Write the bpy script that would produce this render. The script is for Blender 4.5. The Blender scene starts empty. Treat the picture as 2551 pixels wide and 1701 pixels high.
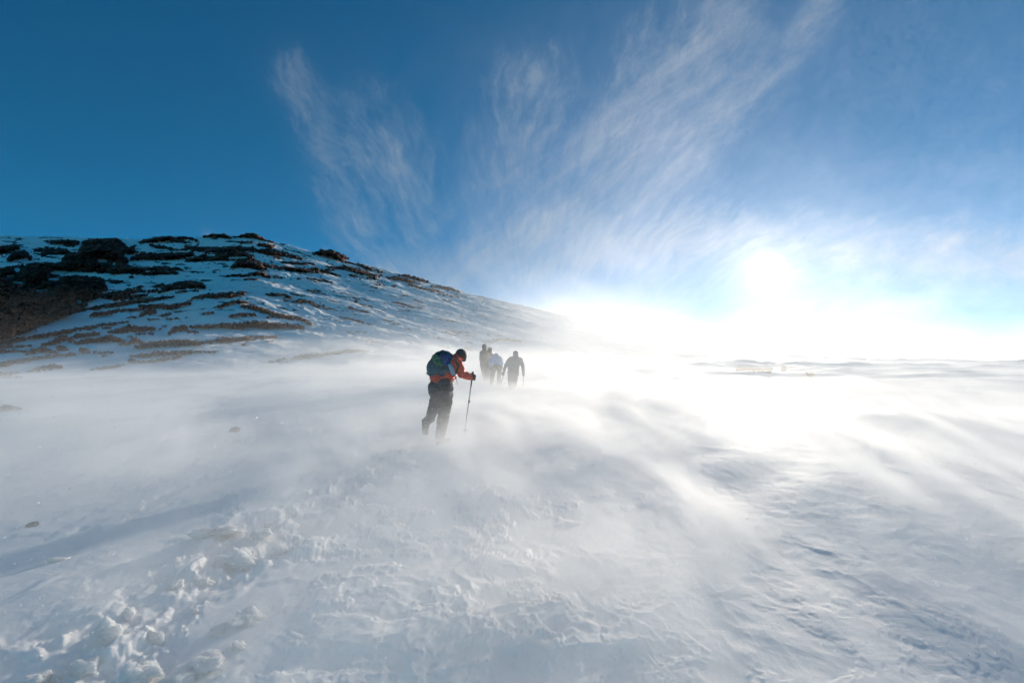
import bpy, bmesh, math, random
import numpy as np
from mathutils import Vector, Matrix

random.seed(7)
R = math.radians
scene = bpy.context.scene
COL = scene.collection

# ------------------------------------------------------------------ frame of the slope
# everything is laid out in slope coordinates (x right, y uphill, z off the snow) and turned by the slope angle
SLOPE = R(9.0)
CS, SN = math.cos(SLOPE), math.sin(SLOPE)
MS = Matrix(((1, 0, 0), (0, CS, -SN), (0, SN, CS)))      # slope frame -> world
CAM_H = 1.68
FOC, CX, HORY = 1204.7, 1275.5, 868.0                    # photograph pixels (2551 wide); row of the slope's vanishing line

def S(x, y, z=0.0):
    return MS @ Vector((x, y, z))

# ------------------------------------------------------------------ camera
cam_d = bpy.data.cameras.new('camera')
cam = bpy.data.objects.new('camera', cam_d); COL.objects.link(cam)
cam_d.sensor_width = 36.0; cam_d.lens = 17.0
cam_d.clip_start = 0.05; cam_d.clip_end = 20000
cam.location = S(0, 0, CAM_H)
cam.rotation_euler = (R(90) + SLOPE + math.atan((HORY - 850.5) / FOC), 0, 0)
scene.camera = cam
cam_fwd = math.atan((HORY - 850.5) / FOC)

# ------------------------------------------------------------------ light, exposure
SUN_PX = (1912, 678)
sd = S((SUN_PX[0] - CX) / FOC, 1.0, (HORY - SUN_PX[1]) / FOC).normalized()
SUN_EL = math.asin(sd.z)
SUN_AZ = math.atan2(sd.x, sd.y)                          # from +Y towards +X
sl = bpy.data.lights.new('sun', 'SUN'); sl.energy = 5.0; sl.angle = R(1.8); sl.color = (1.0, 0.90, 0.77)
sun = bpy.data.objects.new('sun', sl); COL.objects.link(sun)
sun.rotation_euler = (-sd).to_track_quat('-Z', 'Y').to_euler()

scene.view_settings.view_transform = 'Standard'
scene.view_settings.look = 'None'
scene.view_settings.exposure = 0.60
scene.view_settings.gamma = 1.0
scene.cycles.use_denoising = True
scene.cycles.use_adaptive_sampling = True
scene.cycles.adaptive_threshold = 0.04
scene.cycles.adaptive_min_samples = 20
scene.cycles.volume_bounces = 6
scene.cycles.max_bounces = 8
scene.cycles.transparent_max_bounces = 96
scene.cycles.diffuse_bounces = 3
scene.cycles.volume_step_rate = 6.0
scene.cycles.volume_max_steps = 256
scene.cycles.sample_clamp_indirect = 12.0

# ------------------------------------------------------------------ shader expression helper
class N:
    """one scalar socket of a node tree, with arithmetic"""
    def __init__(s, t, sock): s.t, s.s = t, sock
    @staticmethod
    def m(t, op, *a, clamp=False):
        n = t.nodes.new('ShaderNodeMath'); n.operation = op; n.use_clamp = clamp
        for i, v in enumerate(a):
            if isinstance(v, N): t.links.new(v.s, n.inputs[i])
            else: n.inputs[i].default_value = float(v)
        return N(t, n.outputs[0])
    def __add__(s, o): return N.m(s.t, 'ADD', s, o)
    __radd__ = __add__
    def __sub__(s, o): return N.m(s.t, 'SUBTRACT', s, o)
    def __rsub__(s, o): return N.m(s.t, 'SUBTRACT', o, s)
    def __mul__(s, o): return N.m(s.t, 'MULTIPLY', s, o)
    __rmul__ = __mul__
    def __truediv__(s, o): return N.m(s.t, 'DIVIDE', s, o)
    def __pow__(s, o): return N.m(s.t, 'POWER', s, o)
    def f(s, op, *a): return N.m(s.t, op, s, *a)
    def clamp(s): return N.m(s.t, 'ADD', s, 0.0, clamp=True)
    def exp(s): return N.m(s.t, 'EXPONENT', s)
    def ss(s, a, b):
        n = s.t.nodes.new('ShaderNodeMapRange'); n.interpolation_type = 'SMOOTHSTEP'
        s.t.links.new(s.s, n.inputs[0]); n.inputs[1].default_value = a; n.inputs[2].default_value = b
        return N(s.t, n.outputs[0])

def xyz(t, x, y, z=0.0):
    n = t.nodes.new('ShaderNodeCombineXYZ')
    for i, v in enumerate((x, y, z)):
        if isinstance(v, N): t.links.new(v.s, n.inputs[i])
        else: n.inputs[i].default_value = v
    return n.outputs[0]

def noise(t, vec, scale=1.0, detail=4.0, rough=0.55, dist=0.0):
    n = t.nodes.new('ShaderNodeTexNoise')
    if vec is not None: t.links.new(vec, n.inputs['Vector'])
    n.inputs['Scale'].default_value = scale; n.inputs['Detail'].default_value = detail
    n.inputs['Roughness'].default_value = rough; n.inputs['Distortion'].default_value = dist
    return N(t, n.outputs[0])

# ------------------------------------------------------------------ sky
world = bpy.data.worlds.new('World'); scene.world = world; world.use_nodes = True
wt = world.node_tree; wt.nodes.clear()
sky = wt.nodes.new('ShaderNodeTexSky'); sky.sky_type = 'NISHITA'; sky.sun_disc = False
sky.sun_elevation = SUN_EL; sky.sun_rotation = SUN_AZ
sky.altitude = 3500; sky.air_density = 1.0; sky.dust_density = 0.3; sky.ozone_density = 2.5
geo = wt.nodes.new('ShaderNodeTexCoord')
sep = wt.nodes.new('ShaderNodeSeparateXYZ'); wt.links.new(geo.outputs['Generated'], sep.inputs[0])
dx, dy, dz = (N(wt, o) for o in sep.outputs)
# direction in the frame of the slope, then gnomonic coordinates about its uphill axis
ly = (dy * CS + dz * SN).f('MAXIMUM', 0.05)
lz = dz * CS - dy * SN
gx = dx / ly; gy = lz / ly
def g2(px, py): return (px * 1.0846 - CX) / FOC, (HORY - py * 1.0846) / FOC
# wind-torn high cloud: fibres fan out from one point low over the slope
c0 = g2(1180, 900)
wx = noise(wt, xyz(wt, gx, gy, 0.0), 3.4, 5, 0.55) - 0.5
wy = noise(wt, xyz(wt, gx, gy, 5.0), 3.4, 5, 0.55) - 0.5
ax = gx - c0[0] + wx * 0.16; ay = gy - c0[1] + wy * 0.10
rad = (ax * ax + ay * ay).f('SQRT')
phi = ax.f('ARCTAN2', ay)
fib = noise(wt, xyz(wt, phi * 6.5, rad * 3.0, 2.0), 1.6, 8, 0.66, 0.25)
fine = noise(wt, xyz(wt, phi * 15.0, rad * 8.0, 9.0), 1.8, 9, 0.72, 0.15)
puff = noise(wt, xyz(wt, gx, gy, 3.3), 3.4, 5, 0.55, 0.3)
body = fib * 0.50 + fine * 0.50 + puff * 0.15
def stroke(pts, w):
    """soft stroke through points given as picture-plane directions of the sky"""
    acc = None
    for (a, b) in zip(pts[:-1], pts[1:]):
        ax_, ay_ = g2(*a); bx_, by_ = g2(*b)
        vx, vy = bx_ - ax_, by_ - ay_; L2 = vx * vx + vy * vy
        h = (((gx - ax_) * vx + (gy - ay_) * vy) / L2).clamp()
        ex = gx - ax_ - h * vx; ey = gy - ay_ - h * vy
        d2 = (ex * ex + ey * ey) / (w * w)
        e = (d2 * -1.0).exp()
        acc = e if acc is None else acc.f('MAXIMUM', e)
    return acc
env = stroke([(675, 170), (715, 230), (760, 360), (800, 480), (850, 640)], 0.095) * 0.72
env = env.f('MAXIMUM', stroke([(900, 330), (960, 480), (990, 640)], 0.14) * 0.72)
env = env.f('MAXIMUM', stroke([(1230, 160), (1180, 330), (1120, 560)], 0.15) * 0.72)
env = env.f('MAXIMUM', stroke([(1640, 60), (1560, 200), (1400, 420), (1150, 600)], 0.20) * 0.78)
env = env.f('MAXIMUM', stroke([(1900, 20), (1700, 230), (1560, 390), (1500, 520)], 0.10) * 0.72)
env = env.f('MAXIMUM', stroke([(1500, 80), (1420, 250), (1300, 470)], 0.13) * 0.70)
env = env.f('MAXIMUM', stroke([(480, 540), (560, 570), (640, 600)], 0.04) * 0.55)
env = env.f('MAXIMUM', stroke([(850, 660), (1100, 640), (1400, 560), (1700, 540), (2352, 600)], 0.10) * 0.85)
env = env.f('MAXIMUM', stroke([(1800, 480), (2000, 500), (2352, 520)], 0.10) * 0.30)
# the right wing streams away at a flatter angle
ca_, sa_ = math.cos(R(40)), math.sin(R(40))
pp = gx * ca_ + gy * sa_; qq = gy * ca_ - gx * sa_ + wx * 0.10 + wy * 0.05
fibr = noise(wt, xyz(wt, qq * 15.0, pp * 2.6, 4.0), 1.0, 9, 0.68, 0.35) * 0.75 + fine * 0.25
wing = (stroke([(1080, 620), (1350, 440), (1620, 240), (1900, 20)], 0.13) * 1.3).clamp()
body = body * (1.0 - wing) + (fibr + puff * 0.15) * wing
env = env.f('MAXIMUM', stroke([(1180, 540), (1350, 440), (1560, 300), (1760, 170)], 0.07) * 0.86)
env = env.f('MAXIMUM', stroke([(800, 260), (900, 420), (1000, 600)], 0.16) * 0.66)
env = env.f('MAXIMUM', stroke([(860, 650), (1050, 620), (1350, 520)], 0.13) * 0.86)
cov = (body - 0.82 + env * 0.58).ss(0.0, 0.78) * 1.05 + env * env * 0.08
# colours
tint = wt.nodes.new('ShaderNodeMix'); tint.data_type = 'RGBA'; tint.blend_type = 'MULTIPLY'
tint.inputs[0].default_value = 1.0
wt.links.new(sky.outputs[0], tint.inputs[6]); tint.inputs[7].default_value = (0.10, 0.92, 1.08, 1)
# aureole of airborne ice round the sun (scattered towards the sun's own direction)
dot = dx * sd.x + dy * sd.y + dz * sd.z
ang = dot.f('MINIMUM', 1.0).f('ARCCOSINE') * (180 / math.pi)
disc = ((ang * ang) * -1.5).exp() * 220.0
aur = disc + (ang * -0.95).exp() * 8.0 + (ang * -0.28).exp() * 2.6 + (ang * -0.08).exp() * 1.0
hz = ((gy.f('MAXIMUM', 0.0) * -7.0).exp() * 2.0 + ((gy + wy * 0.35).f('MAXIMUM', 0.0) * -3.1).exp() * 3.6 * (0.32 + (puff * 0.6 + fine * 0.4).ss(0.30, 0.72) * 0.9)) * (gx + puff * 0.5).ss(0.02, 0.75)
aur = aur + hz
aurc = wt.nodes.new('ShaderNodeCombineColor')
for i, k in enumerate((1.16, 0.99, 0.90)): wt.links.new((aur * k).s, aurc.inputs[i])
cl = wt.nodes.new('ShaderNodeCombineColor')
clb = 4.2 + (ang * -0.06).exp() * 4.0
for i, k in enumerate((0.90, 1.0, 1.08)): wt.links.new((clb * k).s, cl.inputs[i])
mixc = wt.nodes.new('ShaderNodeMix'); mixc.data_type = 'RGBA'
wt.links.new(cov.s, mixc.inputs[0]); wt.links.new(tint.outputs[2], mixc.inputs[6]); wt.links.new(cl.outputs[0], mixc.inputs[7])
addc = wt.nodes.new('ShaderNodeMix'); addc.data_type = 'RGBA'; addc.blend_type = 'ADD'; addc.inputs[0].default_value = 1.0
wt.links.new(mixc.outputs[2], addc.inputs[6]); wt.links.new(aurc.outputs[0], addc.inputs[7])
bg = wt.nodes.new('ShaderNodeBackground'); bg.inputs[1].default_value = 0.066
wt.links.new(addc.outputs[2], bg.inputs[0])
wo = wt.nodes.new('ShaderNodeOutputWorld'); wt.links.new(bg.outputs[0], wo.inputs[0])
world.cycles.sampling_method = 'MANUAL'; world.cycles.sample_map_resolution = 1024

# ------------------------------------------------------------------ numpy noise
def _hash(ix, iy, iz, seed):
    h = (ix.astype(np.uint32) * np.uint32(374761393) + iy.astype(np.uint32) * np.uint32(668265263)
         + iz.astype(np.uint32) * np.uint32(2147483647 - 1640531) + np.uint32(seed * 974711 + 13))
    h = (h ^ (h >> np.uint32(13))) * np.uint32(1274126177)
    h = (h ^ (h >> np.uint32(16))) * np.uint32(2246822519)
    return h ^ (h >> np.uint32(15))
_ga = np.arange(256) * (2 * np.pi / 256)
_GX, _GY = np.cos(_ga).astype(np.float32), np.sin(_ga).astype(np.float32)
def perlin2(x, y, seed=0):
    x = np.asarray(x, np.float32); y = np.asarray(y, np.float32)
    fx0 = np.floor(x); fy0 = np.floor(y)
    ix = fx0.astype(np.int32); iy = fy0.astype(np.int32)
    fx = x - fx0; fy = y - fy0
    u = fx * fx * fx * (fx * (fx * 6 - 15) + 10); v = fy * fy * fy * (fy * (fy * 6 - 15) + 10)
    z = np.zeros_like(ix)
    def g(a, b):
        k = (_hash(ix + a, iy + b, z, seed) & np.uint32(255)).astype(np.intp)
        return _GX[k] * (fx - a) + _GY[k] * (fy - b)
    a = g(0, 0); b = g(1, 0); c = g(0, 1); d = g(1, 1)
    return (a + (b - a) * u + (c + (d - c) * u - (a + (b - a) * u)) * v) * 1.41
def perlin3(x, y, z, seed=0):
    fx0 = np.floor(x); fy0 = np.floor(y); fz0 = np.floor(z)
    ix = fx0.astype(np.int32); iy = fy0.astype(np.int32); iz = fz0.astype(np.int32)
    fx = (x - fx0).astype(np.float32); fy = (y - fy0).astype(np.float32); fz = (z - fz0).astype(np.float32)
    u = fx * fx * (3 - 2 * fx); v = fy * fy * (3 - 2 * fy); w = fz * fz * (3 - 2 * fz)
    def g(a, b, c):                                         # value noise: cheap and good enough for blowing snow
        return (_hash(ix + a, iy + b, iz + c, seed) & np.uint32(65535)).astype(np.float32) * (2 / 65535) - 1
    def l(p, q, s): return p + (q - p) * s
    return l(l(l(g(0,0,0), g(1,0,0), u), l(g(0,1,0), g(1,1,0), u), v), l(l(g(0,0,1), g(1,0,1), u), l(g(0,1,1), g(1,1,1), u), v), w)
def fbm2(x, y, o=4, seed=0, gain=0.5):
    r = 0; a = 1.0; k = 1.0
    for i in range(o):
        r = r + a * perlin2(x * k, y * k, seed + i * 17); a *= gain; k *= 2.03
    return r
def fbm3(x, y, z, o=4, seed=0, gain=0.5):
    r = 0; a = 1.0; k = 1.0
    for i in range(o):
        r = r + a * perlin3(x * k, y * k, z * k, seed + i * 17); a *= gain; k *= 2.07
    return r
def sst(x, a, b):
    t = np.clip((x - a) / (b - a), 0, 1); return t * t * (3 - 2 * t)

# ------------------------------------------------------------------ helpers for objects
def tag(o, label=None, cat=None, group=None, kind=None):
    if label: o['label'] = label
    if cat: o['category'] = cat
    if group: o['group'] = group
    if kind: o['kind'] = kind
    return o
def mesh_np(name, co, faces, mat, parent=None, smooth=True, attrs=None):
    """co (n,3) array in world or parent space; faces (m,3|4) array"""
    me = bpy.data.meshes.new(name)
    co = np.ascontiguousarray(co, np.float32); faces = np.ascontiguousarray(faces, np.int32)
    k = faces.shape[1]
    me.vertices.add(len(co)); me.vertices.foreach_set('co', co.ravel())
    me.loops.add(faces.size); me.loops.foreach_set('vertex_index', faces.ravel())
    me.polygons.add(len(faces)); me.polygons.foreach_set('loop_start', np.arange(0, faces.size, k, dtype=np.int32))
    me.update(calc_edges=True)
    me.polygons.foreach_set('use_smooth', np.full(len(faces), smooth, dtype=bool))
    for nm, arr in (attrs or {}).items():
        a = me.attributes.new(nm, 'FLOAT', 'POINT'); a.data.foreach_set('value', np.ascontiguousarray(arr, np.float32).ravel())
    me.validate(); me.update()
    if mat: me.materials.append(mat)
    o = bpy.data.objects.new(name, me); COL.objects.link(o)
    if parent: o.parent = parent
    return o

# ------------------------------------------------------------------ materials of the setting
def new_mat(name):
    m = bpy.data.materials.new(name); m.use_nodes = True
    t = m.node_tree; b = t.nodes['Principled BSDF']
    return m, t, b
def bump(t, b, h, strength, dist):
    n = t.nodes.new('ShaderNodeBump'); n.inputs['Strength'].default_value = strength; n.inputs['Distance'].default_value = dist
    t.links.new(h.s, n.inputs['Height']); t.links.new(n.outputs[0], b.inputs['Normal']); return n
def ramp(t, fac, stops):
    n = t.nodes.new('ShaderNodeValToRGB')
    e = n.color_ramp.elements
    while len(e) < len(stops): e.new(0.5)
    for i, (p, c) in enumerate(stops): e[i].position = p; e[i].color = (*c, 1)
    t.links.new(fac.s, n.inputs[0]); return n.outputs[0]

WIND = R(12.0)                                            # wind runs uphill, a little to the right
WC, WS_ = math.cos(WIND), math.sin(WIND)

snow, t, b = new_mat('snow')
tc = t.nodes.new('ShaderNodeTexCoord').outputs['Object']
sp = t.nodes.new('ShaderNodeSeparateXYZ'); t.links.new(tc, sp.inputs[0])
px, py, pz = (N(t, o) for o in sp.outputs)
al = px * WS_ + py * WC; ac = px * WC - py * WS_
grain = noise(t, tc, 70.0, 3, 0.7)
rip = noise(t, xyz(t, ac * 9.0, al * 2.2, pz * 3.0), 1.0, 6, 0.65, 0.6)
rip2 = noise(t, xyz(t, px * 1.3, py * 2.6, pz * 1.5), 1.0, 6, 0.68, 0.8)
hgt = grain * 0.05 + rip * 0.6 + rip2 * 1.1
bump(t, b, hgt, 0.35, 0.03)
crust = noise(t, xyz(t, ac * 0.9, al * 0.3, 0.0), 1.0, 6, 0.6, 0.5)
at = t.nodes.new('ShaderNodeAttribute'); at.attribute_name = 'bare'
bm_ = t.nodes.new('ShaderNodeMix'); bm_.data_type = 'RGBA'
t.links.new(N(t, at.outputs['Fac']).ss(0.3, 0.6).s, bm_.inputs[0])
t.links.new(ramp(t, crust, [(0.35, (0.86, 0.83, 0.81)), (0.65, (0.95, 0.92, 0.89))]), bm_.inputs[6])
bm_.inputs[7].default_value = (0.035, 0.027, 0.024, 1)
t.links.new(bm_.outputs[2], b.inputs['Base Color'])
b.inputs['Roughness'].default_value = 0.7
b.inputs['Specular IOR Level'].default_value = 0.08

lump, t, b = new_mat('packed_snow')
tc = t.nodes.new('ShaderNodeTexCoord').outputs['Object']
bump(t, b, noise(t, tc, 4.0, 6, 0.7) + noise(t, tc, 30.0, 3, 0.7) * 0.15, 0.6, 0.12)
b.inputs['Base Color'].default_value = (0.93, 0.91, 0.89, 1); b.inputs['Roughness'].default_value = 0.7
b.inputs['Specular IOR Level'].default_value = 0.1
b.inputs['Subsurface Weight'].default_value = 0.75; b.inputs['Subsurface Scale'].default_value = 0.10
b.inputs['Subsurface Radius'].default_value = (1.0, 0.95, 0.9)

rock, t, b = new_mat('rock')
tc = t.nodes.new('ShaderNodeTexCoord').outputs['Object']
sp = t.nodes.new('ShaderNodeSeparateXYZ'); t.links.new(tc, sp.inputs[0])
px, py, pz = (N(t, o) for o in sp.outputs)
n1 = noise(t, tc, 0.35, 6, 0.65); n2 = noise(t, tc, 3.5, 6, 0.72)
redl = (px * -1.0).ss(35.0, 75.0)                        # the big crag at the foot is ruddier stone
n3 = noise(t, xyz(t, px * 0.5, py * 0.5, pz * 2.2), 1.0, 6, 0.7, 1.2)
mixf = ((n1 * 0.35 + n2 * 0.30 + n3 * 0.35) - 0.5) * 2.0 + 0.47  # random rock tones; the near-black end puts crevice shade into the colour
c1 = ramp(t, mixf, [(0.36, (0.004, 0.003, 0.003)), (0.48, (0.120, 0.064, 0.046)), (0.64, (0.290, 0.175, 0.135))])
c2 = ramp(t, mixf, [(0.36, (0.004, 0.0025, 0.002)), (0.48, (0.190, 0.062, 0.032)), (0.64, (0.420, 0.160, 0.080))])
mx = t.nodes.new('ShaderNodeMix'); mx.data_type = 'RGBA'
t.links.new(redl.s, mx.inputs[0]); t.links.new(c1, mx.inputs[6]); t.links.new(c2, mx.inputs[7])
t.links.new(mx.outputs[2], b.inputs['Base Color'])
b.inputs['Roughness'].default_value = 0.95; b.inputs['Specular IOR Level'].default_value = 0.04
bump(t, b, n1 * 3.0 + n2 * 1.0 + noise(t, tc, 14.0, 4, 0.7) * 0.35, 1.0, 0.18)

# ------------------------------------------------------------------ the mountain side
_SK = np.array([(-1400, 640), (-500, 600), (0, 587), (270, 594), (400, 596), (540, 588), (640, 589), (780, 626), (890, 655), (1030, 692), (1140, 724),
                (1300, 762), (1440, 793), (1560, 822), (1700, 858), (1850, 880), (2100, 893), (2551, 898), (4500, 900)], float)
_Y0 = np.array([(-1400, 24), (0, 27), (500, 32), (800, 38), (1100, 44), (1500, 55), (2551, 60), (4500, 60)], float)
_Y1 = np.array([(-1400, 120), (0, 125), (600, 135), (1000, 150), (1400, 170), (1700, 170), (2100, 70), (2551, 62), (4500, 60)], float)
def _smooth(tab):
    xs = np.arange(-1400, 4500, 20.0); v = np.interp(xs, tab[:, 0], tab[:, 1])
    k = np.hanning(9); k /= k.sum(); p = np.pad(v, 4, mode='edge'); return xs, np.convolve(p, k, 'valid')
_skx, _sky = _smooth(_SK); _, _y0 = _smooth(_Y0); _, _y1 = _smooth(_Y1)
def big(x, y):
    """the large form of the slope (no relief)"""
    u = CX + FOC * x / np.maximum(y, 1.0)
    u = np.clip(u, -1390, 4480)
    yy = np.interp(u, _skx, _sky); y0 = np.interp(u, _skx, _y0); y1 = np.interp(u, _skx, _y1)
    H = CAM_H + y1 * (HORY - yy) / FOC                   # ridge height so that it stands at the skyline
    s = (y - y0) / (y1 - y0)
    up = np.clip(s, 0, 1) ** 1.35
    h = H * up
    over = np.clip(y - y1, 0, None)
    h = h - over * 0.16 - np.clip(over, 0, 30) ** 2 * 0.002
    return h
def relief(x, y):
    al = x * WS_ + y * WC; ac = x * WC - y * WS_
    d = np.sqrt(x * x + y * y)
    # rolling drifts, wind-cut ridges (sastrugi) and small scour
    h = 0.08 * fbm2(ac * 0.16, al * 0.07, 3, 3) + 0.011 * fbm2(ac * 0.8 + 0.5 * perlin2(x * 0.3, y * 0.3, 5), al * 0.28, 4, 11)
    r1 = 1 - np.abs(fbm2(ac * 0.55 + 0.6 * perlin2(x * 0.5, y * 0.5, 9), al * 0.22, 4, 23))
    m1 = sst(fbm2(x * 0.13, y * 0.16, 3, 31), -0.15, 0.55)
    h = h + 0.016 * (r1 ** 3) * m1
    cr = fbm2(x * 1.5 + 0.5 * perlin2(x * 0.8, y * 0.8, 43), y * 1.2, 6, 45, 0.58)
    h = h + (0.016 * sst(cr, 0.02, 0.16) + 0.012 * sst(cr, 0.30, 0.40)) * (1 - 0.70 * sst(x - 0.15 * y, 0.2, 1.2)) * sst(y, 9.0, 4.5) * sst(x + 0.25 * y, -2.5, -0.5) * sst(fbm2(x * 0.5, y * 0.5, 2, 47), -0.35, 0.25)
    # terraces of wind crust: sharp little scarps on the left
    st = fbm2(ac * 0.75, al * 0.42, 5, 41, 0.55)
    h = h + (0.014 * sst(st, 0.02, 0.12) + 0.010 * sst(st, 0.32, 0.40)) * (0.3 + 0.7 * sst(-x, 0, 3))
    # lumpy ridges in the middle foreground
    mm = np.exp(-((x - 0.1) / 1.1) ** 2 - ((y - 3.0) / 1.1) ** 2)
    rr = 1 - np.abs(fbm2(x * 1.25 + 0.4 * perlin2(x, y, 51), y * 1.0, 5, 53, 0.5)) * 1.3
    h = h + mm * (0.060 * np.clip(rr, 0, 1) ** 1.7 - 0.012)
    # the trodden track: broken snow from the lower left up towards the walkers
    tx = np.interp(y, [1.5, 2.67, 4.15, 5.65, 8.5], [-1.8, -2.0, -2.15, -1.95, -1.6])
    tw = np.interp(y, [1.5, 3.0, 5.0, 8.0, 10], [0.65, 0.60, 0.55, 0.40, 0.3])
    mt = np.exp(-((x - tx) / tw) ** 2) * sst(y, 11.0, 7.0)
    ch = fbm2(x * 3.1, y * 2.7, 5, 61, 0.55)
    h = h + mt * sst(fbm2(x * 0.9, y * 0.9, 2, 63), -0.3, 0.3) * (0.065 * sst(ch, 0.05, 0.42) + 0.028 * np.abs(fbm2(x * 7, y * 7, 3, 71)) - 0.02 - 0.035 * sst(-ch, 0.15, 0.5))
    h = h + 0.004 * fbm2(x * 4.0, y * 4.0, 4, 81) * np.clip(1.5 - d / 30, 0, 1)
    far = sst(y, 24, 60)
    h = h * (1 - 0.3 * far) + far * (0.55 * fbm2(x * 0.06, y * 0.10, 5, 91, 0.5) + 0.10 * fbm2(x * 0.5, y * 0.9, 3, 95) + 0.05 * fbm2(x * 1.5, y * 2.6, 3, 97))
    # low swells at the crest on the right
    h = h + sst(y, 24, 34) * sst(x, 2, 14) * 0.35 * fbm2(x * 0.09, y * 0.28, 3, 101)
    return h
def flat_spots(x, y, h):
    for (fx, fy, fr) in ((-1.55, 8.6, 0.5),):
        pass
    return h
def H(x, y):
    x = np.asarray(x, float); y = np.asarray(y, float)
    k = np.clip(y, 0, None)
    return big(x, np.maximum(y, 1.0)) + relief(x, y)
def Hs(x, y): return float(H(np.array([x]), np.array([y]))[0])

_CU = np.arange(-200, 2702, 3.0)
_CY = np.geomspace(2.1, 245.0, 760)
def _build_table():
    X = ((_CU - CX) / FOC)[:, None] * _CY[None, :]
    Z = H(X, np.broadcast_to(_CY[None, :], X.shape))
    row = HORY - (Z - CAM_H) / _CY[None, :] * FOC         # picture row of each ground point
    vis = np.minimum.accumulate(row, axis=1)              # what nearer ground leaves in sight
    return vis
_VIS = _build_table()
_RV = np.arange(540.0, 1760.0, 1.0)
_YT = np.full((len(_CU), len(_RV)), np.nan)
for _i in range(len(_CU)):
    v_ = _VIS[_i] - np.arange(len(_CY)) * 1e-5
    y_ = np.interp(_RV, v_[::-1], _CY[::-1])
    y_[_RV < v_[-1]] = np.nan
    _YT[_i] = y_
def rays_to(u, v):
    """forward distance at which the line of sight of a photograph pixel first meets the slope; nan if it misses"""
    u = np.asarray(u, float).ravel(); v = np.asarray(v, float).ravel()
    a = np.clip((u - _CU[0]) / 3.0, 0, len(_CU) - 2); b = np.clip(v - _RV[0], 0, len(_RV) - 2)
    i0 = a.astype(int); j0 = b.astype(int); fa = a - i0; fb = b - j0
    return (_YT[i0, j0] * (1 - fa) * (1 - fb) + _YT[i0 + 1, j0] * fa * (1 - fb) + _YT[i0, j0 + 1] * (1 - fa) * fb + _YT[i0 + 1, j0 + 1] * fa * fb)

def terrain():
    # polar fan, fine where the picture looks, coarse behind
    th = np.concatenate([np.radians(np.arange(-180, -58, 4.0)), np.radians(np.arange(-57, 57.001, 0.095)), np.radians(np.arange(58, 180.1, 4.0))])
    th[-1] = math.pi; th[0] = -math.pi
    r = [1.2]
    while r[-1] < 190: r.append(r[-1] + min(max(r[-1] ** 2 / 1.68 * 0.0021, 0.005), 0.24 + 0.0012 * r[-1]))
    r = np.concatenate([[0.05, 0.4, 0.8], r, np.geomspace(192, 3500, 50)])
    rr, tt = np.meshgrid(r, th, indexing='ij')
    x = rr * np.sin(tt); y = rr * np.cos(tt)
    z = H(x.ravel(), y.ravel()).reshape(x.shape)
    # behind the walker-photographer the slope just goes on down
    co = np.stack([x, CS * y - SN * z, SN * y + CS * z], -1).reshape(-1, 3)
    nr, nt = rr.shape
    i, j = np.meshgrid(np.arange(nr - 1), np.arange(nt - 1), indexing='ij')
    a = (i * nt + j).ravel(); f = np.stack([a, a + 1, a + nt + 1, a + nt], -1)
    xf, yf = x.ravel(), y.ravel()
    hill = sst(yf, 45, 70) * sst(-(xf / np.maximum(yf, 1)) , -0.20, 0.25)
    bare = fbm2(xf * 0.16 + 0.5 * perlin2(xf * 0.1, yf * 0.1, 301), yf * 0.34, 6, 303, 0.66)
    bare = np.clip((bare - 0.50 + 0.16 * perlin2(xf * 0.03, yf * 0.05, 305)) * 9, 0, 1) * hill
    o = mesh_np('snow_slope', co, f, snow, attrs={'bare': bare})
    tag(o, 'wind-scoured snow slope running up to the rocky hillside', 'snow', kind='structure')
    return o
terrain()

# ------------------------------------------------------------------ rock that stands out of the snow
PA = (3.675, 0, 560); PB = (3.675, 560, 560)
def P(fr, pts): return [(x / fr[0] + fr[1], y / fr[0] + fr[2], w / fr[0]) for x, y, w in pts]
def A(*p): return P(PA, p)
def B(*p): return P(PB, p)
_sky_row = lambda u: np.interp(np.clip(u, -1390, 4480), _skx, _sky)

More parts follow.
